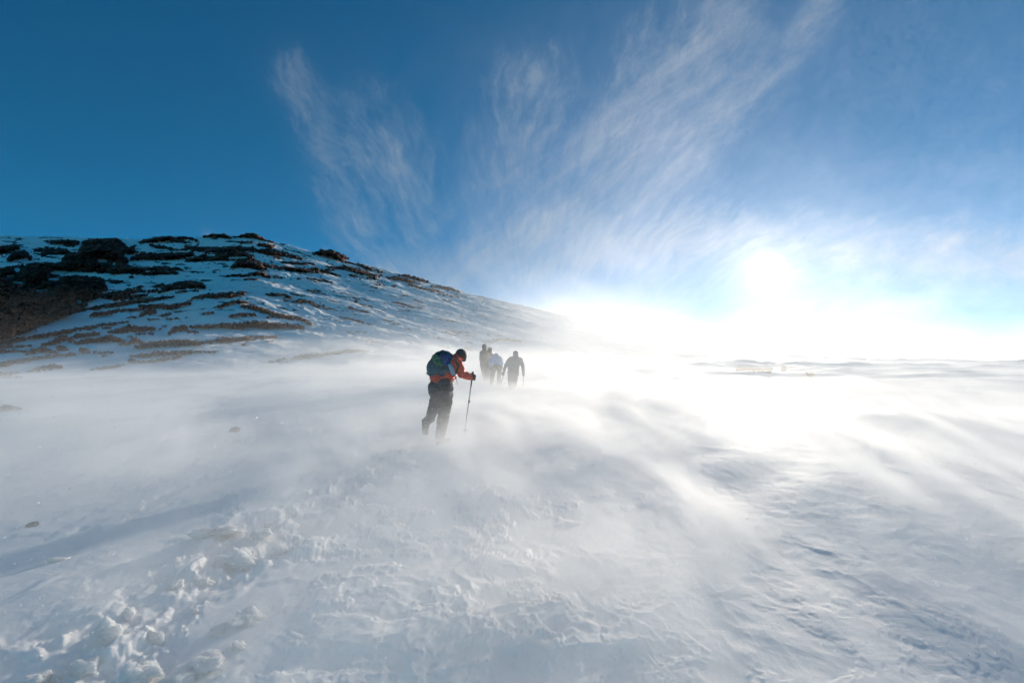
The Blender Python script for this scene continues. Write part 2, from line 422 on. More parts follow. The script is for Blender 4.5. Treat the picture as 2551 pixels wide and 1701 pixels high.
def short(label):
    w_ = label.split()[:9]
    while w_[-1] in ('the', 'a', 'of', 'on', 'at', 'in', 'and', 'to', 'its', 'under', 'just', 'with', 'by', 'left', 'right', 'below', 'above', 'from', 'beside', 'through', 'across', 'running', 'between', 'but', 'one', 'high', 'half', 'tucked', 'directly', 'down', 'nearest'): w_.pop()
    return ' '.join(w_).rstrip(',')
def outcrop(name, strokes, label, rough=1.0, holes=(), step=1.5, deep=1.0, cat='rock outcrop', seed=0, main=True, cliff=0.0, group='rock outcrops on the hillside'):
    """a solid lump of rock half sunk in the slope; its footprint is the union of thick strokes"""
    pts = np.array([p for s in strokes for p in s])
    pad = pts[:, 2].max() + 4
    us = np.arange(pts[:, 0].min() - pad, pts[:, 0].max() + pad, step)
    vs = np.arange(pts[:, 1].min() - pad, pts[:, 1].max() + pad, step * 0.8)
    V, U = np.meshgrid(vs, us, indexing='ij')
    def sdf(strokes):
        f = np.full(U.shape, -1e9)
        for s in strokes:
            segs = list(zip(s[:-1], s[1:])) if len(s) > 1 else [(s[0], s[0])]
            for (x0, y0, w0), (x1, y1, w1) in segs:
                vx, vy = x1 - x0, y1 - y0; L = vx * vx + vy * vy
                h = np.clip(((U - x0) * vx + (V - y0) * vy) / L, 0, 1) if L > 0 else 0.0
                d = np.hypot(U - x0 - h * vx, V - y0 - h * vy)
                f = np.maximum(f, (w0 + (w1 - w0) * h) - d)
        return f
    f = sdf(strokes)
    jag = fbm2(U * 0.10, V * 0.22, 5, 200 + seed, 0.62)
    f = f + 1.1 + rough * (jag * 3.0 + 1.1 * perlin2(U * 0.5, V * 0.9, 230 + seed))
    if holes: f = np.minimum(f, 1.0 * jag - 1.2 - sdf(holes))
    Y = rays_to(U.ravel(), V.ravel()).reshape(U.shape)
    for r in range(len(vs) - 2, -1, -1):                  # above the skyline: stands at the ridge
        m = np.isnan(Y[r]); Y[r, m] = Y[r + 1, m]
    Y[np.isnan(Y)] = np.interp(U[np.isnan(Y)], _skx, _y1)
    # forget jumps behind small swells
    for r in range(len(vs) - 2, -1, -1): Y[r] = np.minimum(Y[r], Y[r + 1] * 1.035)
    wm = np.clip(f, 0, 26) * Y / FOC
    rel = fbm2(U * 0.055, V * 0.085, 5, 260 + seed, 0.58); rid = 1 - np.abs(fbm2(U * 0.12 + V * 0.05, V * 0.16, 4, 280 + seed, 0.6)) * 1.6
    fin = fbm2(U * 0.45, V * 0.6, 3, 300 + seed, 0.6)
    push = deep * (2.3 * wm ** 0.8 * (1 + 0.9 * rel + 0.9 * rid) + (0.9 * fin + 0.6) * np.minimum(wm, 0.7)) - 0.12
    if cliff: push = push + np.clip(wm / 1.5, 0, 1) * cliff * (1.6 * fbm2(U * 0.020, V * 0.030, 3, 320 + seed) + 1.3 * (0.5 - np.abs(fbm2(U * 0.035 + V * 0.02, V * 0.06, 4, 330 + seed, 0.6))) + 0.5 * fbm2(U * 0.12, V * 0.2, 3, 340 + seed))
    inside = f > 0
    q = inside[:-1, :-1] & inside[1:, :-1] & inside[:-1, 1:] & inside[1:, 1:]
    ii, jj = np.nonzero(q)
    if len(ii) == 0: return None
    if main:                                              # separate pieces become separate rocks
        lab_ = np.where(q, np.arange(q.size).reshape(q.shape) + 1, 0)
        for _ in range(4000):
            l2 = lab_.copy()
            l2[1:] = np.maximum(l2[1:], lab_[:-1]); l2[:-1] = np.maximum(l2[:-1], lab_[1:])
            l2[:, 1:] = np.maximum(l2[:, 1:], lab_[:, :-1]); l2[:, :-1] = np.maximum(l2[:, :-1], lab_[:, 1:])
            l2[~q] = 0
            if (l2 == lab_).all(): break
            lab_ = l2
        ids, cnt = np.unique(lab_[q], return_counts=True)
        order = np.argsort(-cnt)
    else: ids, cnt, order = [1], [1], [0]
    out = []
    for rank, kk in enumerate(order):
        if cnt[kk] < 14 and rank > 0: continue
        ii, jj = np.nonzero(lab_ == ids[kk])
        if rank > 0:
            du = U[ii, jj].mean() - mu0; dv = V[ii, jj].mean() - mv0
            where = ('left of' if du < 0 else 'right of') if abs(du) > 2 * abs(dv) else ('above' if dv < 0 else 'below')
            seen[where] = seen.get(where, 0) + 1
            o_ = ('', 'second ', 'third ', 'fourth ', 'fifth ', 'sixth ', 'seventh ', 'eighth ', 'ninth ', 'tenth ')[min(9, seen[where] - 1)]
            l_ = '%ssmall ledge %s the %s' % (o_, where, short(label))
            out.append(_piece('rock_outcrop', ii, jj, us, U, V, Y, push, l_, 'rock outcrop', 'small ledges between the larger outcrops'))
        else:
            mu0, mv0, seen = U[ii, jj].mean(), V[ii, jj].mean(), {}
            out.append(_piece(name, ii, jj, us, U, V, Y, push, label, cat, group))
    return out
def _piece(name, ii, jj, us, U, V, Y, push, label, cat, group):
    n = len(us); a = ii * n + jj
    quads = np.stack([a, a + n, a + n + 1, a + 1], -1)     # seen from the camera: counter-clockwise
    used, inv = np.unique(quads, return_inverse=True); quads = inv.reshape(quads.shape)
    Uf, Vf, Yf, Pf = (k.ravel()[used] for k in (U, V, Y, push))
    def pos(Yd):
        x = (Uf - CX) / FOC * Yd; z = CAM_H + (HORY - Vf) / FOC * Yd
        return np.stack([x, Yd, z], -1)
    front = pos(np.maximum(Yf - Pf, Yf * 0.86)); back = pos(Yf + 0.8 + 0.8 * np.abs(Pf))
    back[:, 2] -= 0.5
    m = len(used)
    edges = {}
    for k in range(4):
        for e0, e1 in zip(quads[:, k], quads[:, (k + 1) % 4]):
            edges[(e0, e1)] = edges.get((e0, e1), 0) + 1
    side = [(e1, e0, e0 + m, e1 + m) for (e0, e1) in edges if (e1, e0) not in edges]
    faces = np.concatenate([quads, quads[:, ::-1] + m, np.array(side)])
    co = np.concatenate([front, back])
    c = front.mean(0)
    co = co - c
    w = np.stack([co[:, 0], CS * co[:, 1] - SN * co[:, 2], SN * co[:, 1] + CS * co[:, 2]], -1)
    o = mesh_np(name, w, faces, rock)
    o.location = S(*c)
    tag(o, label, cat, group)
    return o

OUT = [
 ('rock_crag', [A((760,165,25),(900,150,30),(1050,142,24),(1085,180,40)), A((760,240,60),(880,240,90),(1040,240,90),(1100,250,40)), A((620,330,70),(800,330,100),(1020,330,90),(1130,330,40)), A((900,400,40),(1150,405,40),(1300,410,22))],
  'tall reddish brown crag standing square against the sky on the left', dict(holes=[A((905,322,7),(955,330,8)), A((1030,352,8)), A((885,402,6)), A((980,402,4))], seed=1, deep=1.1, rough=0.8, cliff=1.8)),
 ('rock_crag', [A((-60,560,170),(130,490,120),(330,440,100),(520,400,60),(640,380,40)), A((450,520,40),(700,510,55),(900,540,60),(940,570,40)), A((-60,800,200),(250,680,160),(500,620,120),(750,620,90),(880,620,50)), A((-60,980,90),(150,900,110),(400,810,100),(620,760,60),(760,720,40))],
  'broad rust brown cliff filling the left edge, its foot lost in drifting snow', dict(holes=[A((135,402,10),(150,410,14)), A((215,358,7)), A((470,432,10),(600,437,16),(720,425,5)), A((450,497,5),(520,492,5)), A((715,690,10),(722,705,12)), A((760,450,6),(810,452,7)), A((120,520,3),(190,528,3)), A((330,600,3),(420,590,4)), A((560,690,3),(600,684,3)), A((60,470,3),(110,462,4))], seed=2, deep=1.2, cliff=2.6)),
 ('rock_outcrop', [A((-40,230,45),(60,225,38),(110,195,25),(150,200,22))], 'black rock knob touching the left edge just below the snowy skyline', dict(seed=3)),
 ('rock_outcrop', [A((70,310,25),(140,275,35),(210,262,32),(260,300,22))], 'black hump of rock between the left edge knob and the cliff', dict(seed=4)),
 ('rock_outcrop', [A((450,155,12),(560,150,20),(700,155,18)), A((580,180,16),(660,182,16))], 'thin black ledge on the skyline left of the square crag', dict(seed=5)),
 ('rock_outcrop', [A((310,230,14),(450,235,25),(590,240,25)), A((300,262,6),(500,258,18),(680,250,6)), A((400,195,6),(430,197,5))], 'long flat dark ledge in the snow left of the square crag', dict(seed=6)),
 ('rock_outcrop', [A((1130,190,18),(1170,235,35),(1230,190,10)), A((1190,245,20),(1250,245,6))], 'small dark buttress leaning on the right side of the square crag', dict(seed=7)),
 ('rock_outcrop', [A((1265,158,10),(1400,127,22),(1550,120,20),(1690,155,9)), A((1560,140,16),(1640,150,14))], 'long dark cap of rock on the skyline right of the square crag', dict(seed=8)),
 ('rock_outcrop', [A((1620,115,9),(1700,116,12),(1790,140,9))], 'little dark step on the skyline behind the long rock cap', dict(seed=9, cat='rock outcrop')),
 ('rock_outcrop', [A((1360,178,10),(1440,195,18),(1560,216,12)), A((1580,225,8),(1700,222,10))], 'curved dark ledge cutting through the high snowfield under the skyline', dict(seed=10)),
 ('rock_outcrop', [A((1200,308,18),(1300,280,36),(1450,290,34),(1600,280,33),(1740,262,28)), A((1690,200,14),(1850,225,25),(2000,230,30),(2200,218,28),(2330,225,18)), A((1700,325,14),(1900,295,38),(2100,290,34),(2300,300,28)), B((60,240,40),(160,262,34),(240,305,18)), B((20,205,10),(120,208,22),(250,235,14))],
  'widest dark band of broken rock across the upper hillside', dict(seed=11, holes=[A((1900,268,8),(1950,270,5)), A((2100,300,4),(2240,298,5)), A((1560,235,3),(1700,238,4)), B((300,250,4),(420,262,4))])),
 ('rock_outcrop', [A((1230,357,5),(1330,357,5)), A((1130,420,8),(1300,400,16),(1500,395,18),(1620,400,14),(1670,415,6)), A((1200,445,8),(1350,440,16),(1500,430,20),(1620,440,10)), A((1680,395,6),(1740,395,6))], 'twin dark ledges running right from the foot of the square crag', dict(seed=12)),
 ('rock_outcrop', [A((1850,105,7),(1930,90,14),(2040,95,18),(2110,118,7)), A((2130,100,6),(2190,108,6))], 'low dark peak of rock at the highest point of the skyline', dict(seed=13)),
 ('rock_outcrop', [B((135,95,10),(200,90,18),(270,95,20),(340,128,12),(430,155,6))], 'rounded dark summit knob just right of the skyline high point', dict(seed=14)),
 ('rock_outcrop', [B((55,385,12),(130,352,42),(220,345,48),(320,370,34),(380,405,8))], 'smooth brown dome of rock in the middle of the upper hillside', dict(seed=15, rough=0.5)),
 ('rock_outcrop', [B((130,155,7),(240,158,9)), B((290,178,10),(380,185,17),(450,192,8)), B((260,235,12),(400,240,32),(540,265,24),(700,308,10)), B((390,292,4),(500,300,6))], 'tapering dark rib of rock under the snowy ridge line', dict(seed=16)),
 ('rock_outcrop', [B((360,365,16),(500,392,17),(700,410,20),(850,415,23),(1000,452,10),(1060,465,4)), B((500,340,5),(650,345,10),(810,355,7))], 'long dark rib running down to the right from the brown dome', dict(seed=17)),
 ('rock_outcrop', [B((810,265,10),(880,248,24),(980,260,34),(1080,310,34),(1180,345,18),(1260,378,16),(1400,420,10),(1480,440,4))], 'dark hump of rock breaking the descending skyline', dict(seed=18, holes=[B((1110,315,6),(1200,340,7))])),
 ('rock_outcrop', [B((930,385,7),(1100,390,20),(1230,425,26),(1330,452,14),(1450,470,5)), B((920,405,8),(1000,410,8)), B((1110,455,5),(1270,480,5)), B((1310,480,10),(1380,490,8))], 'scattered dark ledges below the hump on the descending skyline', dict(seed=19)),
 ('rock_outcrop', [B((1590,455,4),(1680,465,11),(1800,500,11),(1870,525,5)), B((1480,480,9),(1600,490,19),(1720,520,10)), B((1370,530,6),(1460,553,4)), B((1530,555,7),(1560,560,6))], 'thin dark rim of rock half way down the descending skyline', dict(seed=20)),
 ('rock_outcrop', [B((1900,560,7),(2050,580,13),(2140,605,7)), B((1680,545,5),(1850,585,11),(2000,620,6)), B((2150,630,3),(2330,690,4)), B((2000,640,3),(2150,660,3))], 'lowest and faintest rim of rock on the descending skyline', dict(seed=21)),
 ('rock_outcrop', [B((375,632,8),(470,635,14),(570,640,10)), B((545,665,8),(605,663,12)), B((590,638,4),(670,640,4))], 'small black ledge alone in the middle of the smooth snowfield', dict(seed=22)),
 ('rock_outcrop', [B((620,697,7),(700,695,14),(815,707,7)), B((690,720,5),(720,720,5)), B((790,728,8),(820,730,6)), B((830,745,5),(960,770,4)), B((620,777,4),(720,775,4))], 'small black ledge below and right of the ledge in the smooth snowfield', dict(seed=23)),
 ('rock_outcrop', [B((760,600,7),(870,602,7)), B((750,487,6),(850,500,5),(980,525,4)), B((650,492,4),(690,492,4)), B((610,515,4))], 'few thin dark shelves high in the glittering part of the snowfield', dict(seed=24)),
 ('rock_outcrop', [B((155,745,13),(260,752,22),(400,800,20),(560,840,17),(700,862,20),(790,908,12)), B((390,842,7),(500,842,7))], 'brown rib of rubble slanting down to a point beside the drift', dict(seed=25, rough=1.2)),
 ('rock_outcrop', [B((40,828,7),(150,820,13),(270,815,11)), A((1840,812,7),(1950,802,9)), A((1120,888,4),(1200,888,4))], 'short low ledge tucked above the long rubble band', dict(seed=26, rough=1.2)),
 ('rock_outcrop', [A((1740,930,9),(1900,925,17),(2070,915,20)), B((0,920,22),(150,920,27),(300,905,30),(450,920,27),(600,922,18),(720,938,12))], 'long dark band of rubble ending at the edge of the blowing snow', dict(seed=27, rough=1.3)),
 ('rock_outcrop', [B((-60,1055,22),(150,1040,21),(300,1030,17),(470,1022,7)), B((390,1065,6),(475,1062,8))], 'dark rubble band directly below the longest one, fading to the right', dict(seed=28, rough=1.3)),
 ('rock_outcrop', [B((610,1228,10),(700,1205,19),(900,1190,17),(1050,1165,17),(1210,1150,13),(1380,1165,5)), B((400,1255,5),(500,1240,12),(560,1220,7))], 'lone grey rubble ridge in the drifting snow left of the red climber', dict(seed=29, rough=1.3)),
 ('rock_outcrop', [B((20,460,7),(180,460,12),(330,440,20),(405,475,15)), B((170,497,5),(300,495,5)), B((440,470,7),(520,480,6)), B((340,430,8))], 'low dark ledge with a small lump just under the brown dome', dict(seed=30)),
 ('rock_outcrop', [A((1750,672,13),(1900,650,21),(2100,640,24),(2225,628,12))], 'flat brown slab with a square right end beside the smooth snowfield', dict(seed=31)),
 ('rock_outcrop', [A((1960,755,7),(2080,720,16),(2180,700,18),(2270,715,8)), A((1700,695,6),(1780,690,6))], 'brown wedge under the square ended slab', dict(seed=32)),
 ('rock_outcrop', [A((980,510,8),(1050,522,18),(1115,520,8)), A((880,497,9),(960,507,6)), A((1230,492,4)), A((1150,475,5),(1210,473,5))], 'small dark ledges in the snow tongue right of the cliff', dict(seed=33)),
 ('rock_outcrop', [A((1220,575,9),(1310,560,10)), A((1370,570,7),(1440,553,17),(1500,545,10))], 'pair of small dark lumps left of the flat topped knoll', dict(seed=34)),
 ('rock_outcrop', [A((1445,612,8),(1560,562,32),(1700,545,36),(1820,545,30),(1875,562,8)), A((1360,610,14),(1440,595,12)), A((1600,618,6),(1700,605,6)), A((1770,592,5),(1880,580,5))], 'flat topped brown knoll in the middle of the hillside', dict(seed=35)),
 ('rock_outcrop', [A((930,650,22),(1020,650,40),(1130,640,42),(1165,605,26),(1320,602,12)), A((1180,662,14),(1340,640,10))], 'dark brown shoulder right of the cliff and below the snow tongue', dict(seed=36)),
 ('rock_outcrop', [A((640,800,12),(800,770,14),(950,745,20),(1100,720,18),(1300,690,20),(1480,670,13),(1580,655,7))], 'long thin band slanting up to the right from the foot of the cliff', dict(seed=37)),
 ('rock_outcrop', [A((1280,745,18),(1450,740,20),(1560,750,20),(1650,725,16),(1750,715,7)), A((830,822,16),(1000,800,20),(1150,775,13),(1300,770,14))], 'wide broken band below the thin slanting band', dict(seed=38, holes=[A((1100,748,12),(1230,748,10))])),
 ('rock_outcrop', [A((1275,828,8),(1350,795,30),(1410,790,20)), A((1450,830,5),(1530,815,16),(1565,810,7)), A((1160,845,5),(1240,840,5)), A((1330,865,3),(1460,862,4)), A((1520,860,4),(1640,855,4)), A((1600,795,6),(1640,797,5))], 'blocky brown stub of rock with small pieces beside it', dict(seed=39)),
 ('rock_outcrop', [A((-30,1085,16),(80,1070,20),(150,1050,20),(230,1040,13),(400,1010,16),(600,975,16),(800,940,14),(950,910,14),(1100,895,9),(1200,885,4)), A((940,945,8),(1010,938,13))], 'hazy brown band trailing down to the left edge under the cliff', dict(seed=40, rough=1.2)),
 ('rock_outcrop', [A((980,985,7),(1080,970,24),(1180,950,30),(1300,950,23),(1410,945,12)), A((1250,1000,10),(1400,990,8)), A((1460,945,6),(1520,925,6))], 'rubble heap with an upright block, in the middle of the lower hillside', dict(seed=41, rough=1.2)),
 ('rock_outcrop', [A((1550,990,18),(1600,952,25),(1690,942,28),(1725,980,10),(1815,988,7)), A((1170,1022,4),(1250,1020,4)), A((1440,1005,4),(1500,1005,4))], 'dark boulder heap at the left end of the long rubble band', dict(seed=42, rough=1.1)),
 ('rock_outcrop', [A((385,1095,12),(480,1075,17),(560,1030,28),(640,1050,20),(720,1010,20),(820,1000,17),(905,990,13))], 'dark jagged rubble ridge above the lone square boulder', dict(seed=43, rough=1.2)),
 ('rock_outcrop', [A((690,1080,14),(800,1060,24),(920,1045,19),(1000,1032,28),(1100,1055,18),(1165,1068,7)), A((1090,1097,7),(1180,1083,13),(1240,1055,24),(1315,1072,7))], 'dark rubble ridge with a blocky top in the lower left hillside', dict(seed=44, rough=1.2)),
 ('rock_outcrop', [A((1250,1112,16),(1400,1090,24),(1550,1080,28),(1700,1075,27),(1850,1080,19),(2000,1060,9))], 'dense dark rubble strip in the lower hillside, nearest but one to the drift', dict(seed=45, rough=1.4)),
 ('rock_outcrop', [A((235,1182,8),(310,1150,24),(400,1138,20),(515,1162,9)), A((-20,1112,13),(150,1110,9),(280,1100,9)), A((-20,1152,17),(100,1150,9),(240,1152,7))], 'low rubble mound left of the lone square boulder', dict(seed=46, rough=1.2)),
 ('rock_outcrop', [A((-30,1285,20),(80,1262,23),(200,1240,18),(400,1212,13),(560,1190,11),(690,1180,13))], 'brown rubble strip rising from the lower left edge', dict(seed=47, rough=1.3)),
 ('rock_outcrop', [A((-30,1372,19),(60,1365,19),(180,1350,7)), A((240,1350,8),(350,1320,17),(500,1292,23),(565,1300,12)), A((20,1400,8),(200,1392,8))], 'lowest rubble patch at the left edge, dusted with drift', dict(seed=48, rough=1.3)),
 ('rock_outcrop', [A((1200,1205,9),(1400,1180,21),(1600,1170,19),(1800,1160,11),(1990,1160,4)), A((1270,1252,9),(1400,1245,11),(1530,1225,13),(1650,1205,9))], 'broken rubble strip just above the drifting snow', dict(seed=49, rough=1.4)),
 ('rock_outcrop', [A((835,1327,5),(960,1310,11),(1060,1295,11),(1135,1280,7)), A((860,1165,7),(1050,1168,5)), A((940,1200,5),(1030,1200,5))], 'thin low strip of stones closest to the drift', dict(seed=50, rough=1.1)),
 ('rock_outcrop', [[(-20, 1020, 8), (20, 1015, 8), (55, 1018, 4)]], 'tan hump of ground showing through drift at the left edge', dict(seed=51, group='stones in the drift')),
 ('rock_outcrop', [[(1838, 917, 5), (1880, 921, 5), (1920, 922, 5)], [(1952, 917, 6)], [(2010, 930, 5), (2030, 936, 4)]], 'pale ghostly row of rocks in the white glare under the sun', dict(seed=52, group='stones in the drift')),
 ('rock_outcrop', [[(1230, 845, 2.5), (1265, 846, 3), (1300, 850, 2)]], 'faint short ledge in the drift above the far climbers', dict(seed=53, group='stones in the drift')),
]
for nm, st, lab, kw in OUT:
    outcrop(nm, st, lab, **kw)

# ------------------------------------------------------------------ single stones
def chipped(co, seed, planes):
    """radius of a broken block in each direction: the nearest of a few random fracture planes"""
    rng = np.random.default_rng(seed)
    nn = rng.normal(0, 1, (planes, 3)); nn /= np.linalg.norm(nn, axis=1)[:, None]
    dd = rng.uniform(0.62, 1.0, planes)
    c = co @ nn.T
    t = np.where(c > 0.05, dd[None] / np.maximum(c, 0.05), 9.0)
    return np.clip(np.minimum(t.min(1), 1.25), 0.3, 1.25)
def stone_mesh(seed, amp=0.35, sub=4, flat=0.75):
    bm = bmesh.new(); bmesh.ops.create_icosphere(bm, subdivisions=sub, radius=1.0)
    co = np.array([v.co[:] for v in bm.verts])
    f = chipped(co, 40 + seed, 13) * (1 + 0.16 * fbm3(co[:, 0] * 2.2 + seed * 7.7, co[:, 1] * 2.2, co[:, 2] * 2.2, 4, 400 + seed, 0.55))
    for v, k in zip(bm.verts, f):
        v.co *= float(k)
        v.co.z *= flat
    me = bpy.data.meshes.new('stone'); bm.to_mesh(me); bm.free()
    for p in me.polygons: p.use_smooth = (seed % 2 == 0)
    me.materials.append(rock)
    return me
STONES = [stone_mesh(k) for k in range(6)]
def stone(u, v, wpx, label, group=None, me=None, name='stone', sink=0.35, cat='stone', rz=None):
    Y = float(rays_to([u], [v])[0])
    if not (Y > 0): return
    x = (u - CX) / FOC * Y
    r = wpx * 0.5 * Y / FOC
    o = bpy.data.objects.new(name, me or random.choice(STONES)); COL.objects.link(o)
    o.location = S(x, Y, Hs(x, Y) + r * (0.6 - sink) * 0.7)
    o.rotation_euler = (SLOPE, 0, random.uniform(0, 6.28) if rz is None else rz)
    o.scale = (r, r * random.uniform(0.7, 1.0), r * random.uniform(0.7, 1.1))
    tag(o, label, cat, group); return o
stone(587, 1074, 25, 'small dark stone lying alone on the open snow left of the red climber', me=STONES[1], sink=0.2, rz=0.4)
stone(85, 1306, 28, 'flat brown stone in the near snow close to the left edge', me=STONES[3], sink=0.6, rz=0.4)
stone(*P(PA, [(570, 1152, 0)])[0][:2], 26, 'lone square boulder in the snow of the lower left hillside', name='boulder', cat='boulder', me=STONES[1], sink=0.1)
stone(*P(PA, [(775, 1178, 0)])[0][:2], 28, 'wedge shaped boulder right of the lone square boulder', name='boulder', cat='boulder', me=STONES[3], sink=0.1)
stone(*P(PA, [(1215, 1268, 0)])[0][:2], 20, 'pointed boulder at the left end of the rubble strip above the drift', name='boulder', cat='boulder', me=STONES[5], sink=0.0)
stone(*P(PA, [(1180, 945, 0)])[0][:2], 16, 'upright block leaning in the rubble heap of the lower hillside', name='boulder', cat='boulder', me=STONES[2], sink=-0.4)
stone(*P(PB, [(1198, 710, 0)])[0][:2], 11, 'single round boulder in the glittering snow of the right hillside', name='boulder', cat='boulder', me=STONES[1], sink=0.0)
stone(*P(PB, [(578, 1262, 0)])[0][:2], 7, 'tiny stone under the lone grey rubble ridge', me=STONES[4], sink=0.0)
stone(*P(PA, [(2228, 1108, 0)])[0][:2], 11, 'small pointed stone in snow right of the dense rubble strip', me=STONES[5], sink=0.0)
# bits of rubble strewn along the bands
n_st = 0
for nm, st, lab, kw in OUT[1:-3]:
    for s in st:
        L = sum(math.hypot(b_[0] - a_[0], b_[1] - a_[1]) for a_, b_ in zip(s[:-1], s[1:]))
        for _ in range(min(6, int(L / 22) + 1)):
            if n_st >= 170: break
            k = random.randrange(max(1, len(s) - 1)); f_ = random.random()
            a_, b_ = s[k], s[min(k + 1, len(s) - 1)]
            u = a_[0] + (b_[0] - a_[0]) * f_ + random.gauss(0, 14); w = a_[2] + (b_[2] - a_[2]) * f_
            sg = random.choice((-1, 1))
            v = a_[1] + (b_[1] - a_[1]) * f_ + sg * (w + random.expovariate(0.35) + 1)
            if u < 4 or v < _sky_row(u) + 8: continue
            stone(u, v, random.uniform(2.5, 6.0), 'small dark stone just %s the %s' % ('above' if sg < 0 else 'below', short(lab)), 'loose stones strewn over the hillside')
            n_st += 1

# ------------------------------------------------------------------ lumps of kicked-up snow along the track
def clod_mesh(seed):
    bm = bmesh.new(); bmesh.ops.create_icosphere(bm, subdivisions=5, radius=1.0)
    co = np.array([v.co[:] for v in bm.verts])
    n = fbm3(co[:, 0] * 1.6 + seed * 5.1, co[:, 1] * 1.6, co[:, 2] * 1.6, 4, 600 + seed, 0.5)
    f = chipped(co, 90 + seed, 14) * (0.92 + 0.42 * n)
    for v, k in zip(bm.verts, f):
        v.co *= max(0.25, float(k))
    me = bpy.data.meshes.new('snow_chunk'); bm.to_mesh(me); bm.free()
    for p in me.polygons: p.use_smooth = True
    me.materials.append(lump)
    return me
CLODS = [clod_mesh(k) for k in range(7)]
def clod(px, py, w, hk, label, m):
    u, v = px / 2.352, py / 2.352 + 1200
    Y = float(rays_to([u], [v])[0]); x = (u - CX) / FOC * Y; r = w / 2.352 * 0.5 * Y / FOC
    o = bpy.data.objects.new('snow_chunk', CLODS[m % 7]); COL.objects.link(o)
    o.location = S(x, Y, Hs(x, Y) + r * hk * 0.25)
    o.rotation_euler = (SLOPE + random.uniform(-.3, .3), random.uniform(-.3, .3), random.uniform(0, 6.28))
    o.scale = (r * 1.05, r * 0.75, r * hk * 0.85)
    tag(o, label, 'snow chunk', 'lumps of broken snow along the trodden track')
for k_, a_ in enumerate([
    (340, 1150, 80, 1.0, 'stubby finger of snow at the bottom edge, leftmost of the lumps'),
    (510, 1090, 150, 0.9, 'jagged double lump of snow at the bottom, right of the stubby finger'),
    (240, 1165, 190, 0.5, 'long low crust of snow lying along the bottom edge at the far left'),
    (640, 900, 190, 0.9, 'slanting ridge shaped lump of snow, the tallest in the lower left'),
    (930, 920, 100, 1.2, 'upright knob of snow right of the slanting ridge lump'),
    (860, 1120, 270, 0.6, 'broad sunlit slab of snow at the bottom edge'),
    (1070, 1165, 160, 0.6, 'rounded lump of snow at the bottom, right of the broad slab'),
    (1290, 870, 100, 0.9, 'crumbled block of snow with a hollow side, below the arched crust'),
    (1240, 1050, 230, 0.5, 'smooth low mound of snow near the bottom, right of the slabs'),
    (1405, 955, 90, 0.7, 'small smooth lump of snow between the arched crust and the low mound'),
    (1480, 800, 230, 0.45, 'arched crust of snow over a shaded hollow'),
    (1040, 610, 90, 0.8, 'small spiky lump of snow, left of the paired lumps'),
    (1200, 585, 110, 0.7, 'paired round lumps of snow below the flat sunlit plate'),
    (1440, 450, 200, 0.5, 'crumbly heap of snow in the middle of the track'),
    (1650, 415, 75, 1.0, 'round ball of snow on the right edge of the track'),
    (1540, 310, 110, 0.8, 'knobbly cluster of snow on the edge of the flat plate'),
    (1580, 255, 60, 0.9, 'small knob of snow on top of the knobbly cluster'),
    (1280, 300, 330, 0.22, 'wide flat plate of sunlit snow at the upper end of the track'),
    (775, 775, 100, 0.7, 'pale ragged lump of snow above the slanting ridge lump'),
    (355, 452, 95, 0.4, 'lone low chip of snow on the left, away from the track'),
    (1160, 752, 45, 0.8, 'tiny crumb of snow in the shaded middle of the track'),
    (2010, 140, 70, 0.7, 'small curl of snow near the farthest end of the track'),
    (1740, 195, 40, 1.3, 'thin upright flake of snow crust at the far end of the track')]):
    clod(*a_, k_)

# ------------------------------------------------------------------ people
def cloth_mat(name, col, col2=None, scale=6.0, rough=0.8, trans=0.0, stripes=None):
    m, t, b = new_mat(name)
    tc = t.nodes.new('ShaderNodeTexCoord').outputs['Object']
    n = noise(t, tc, scale, 5, 0.6)
    c2 = col2 or tuple(k * 0.6 for k in col)
    t.links.new(ramp(t, n, [(0.38, c2), (0.62, col)]), b.inputs['Base Color'])
    b.inputs['Roughness'].default_value = rough
    w = noise(t, tc, 18.0, 5, 0.6, 1.5)
    bump(t, b, w, 0.8, 0.02)
    if 'Sheen Weight' in b.inputs: b.inputs['Sheen Weight'].default_value = trans
    return m
RED = cloth_mat('red_shell', (1.0, 0.085, 0.030), (0.92, 0.050, 0.018), rough=0.55, trans=0.2)
GREYP = cloth_mat('charcoal_cloth', (0.055, 0.058, 0.066), (0.025, 0.027, 0.032))
DARK = cloth_mat('black_knit', (0.020, 0.021, 0.022), (0.055, 0.06, 0.058), scale=30)
TEAL = cloth_mat('teal_pack_cloth', (0.020, 0.130, 0.160), (0.008, 0.050, 0.070))
GREENC = cloth_mat('green_pack_patch', (0.080, 0.200, 0.080), (0.030, 0.12, 0.080))
NAVY = cloth_mat('navy_pack_patch', (0.025, 0.085, 0.320), (0.020, 0.050, 0.160))
SILV = cloth_mat('pale_grey_foam', (0.45, 0.54, 0.62), (0.36, 0.45, 0.54))
SKIN = cloth_mat('skin', (0.55, 0.32, 0.24), (0.50, 0.27, 0.20))
SKYB = cloth_mat('light_blue_shell', (0.20, 0.42, 0.62), (0.15, 0.33, 0.52))
BEIGE = cloth_mat('khaki_cloth', (0.26, 0.21, 0.14), (0.18, 0.15, 0.10))
SLATE = cloth_mat('slate_shell', (0.125, 0.145, 0.175), (0.08, 0.095, 0.12))
BROWN = cloth_mat('brown_cloth', (0.120, 0.094, 0.075), (0.080, 0.062, 0.050))
OLIVE = cloth_mat('olive_cloth', (0.095, 0.090, 0.065), (0.06, 0.06, 0.045))
RUST = cloth_mat('rust_cloth', (0.20, 0.075, 0.050), (0.13, 0.05, 0.035))
METAL, _t, _b = new_mat('pole_metal'); _b.inputs['Base Color'].default_value = (0.10, 0.10, 0.11, 1); _b.inputs['Metallic'].default_value = 0.8; _b.inputs['Roughness'].default_value = 0.4
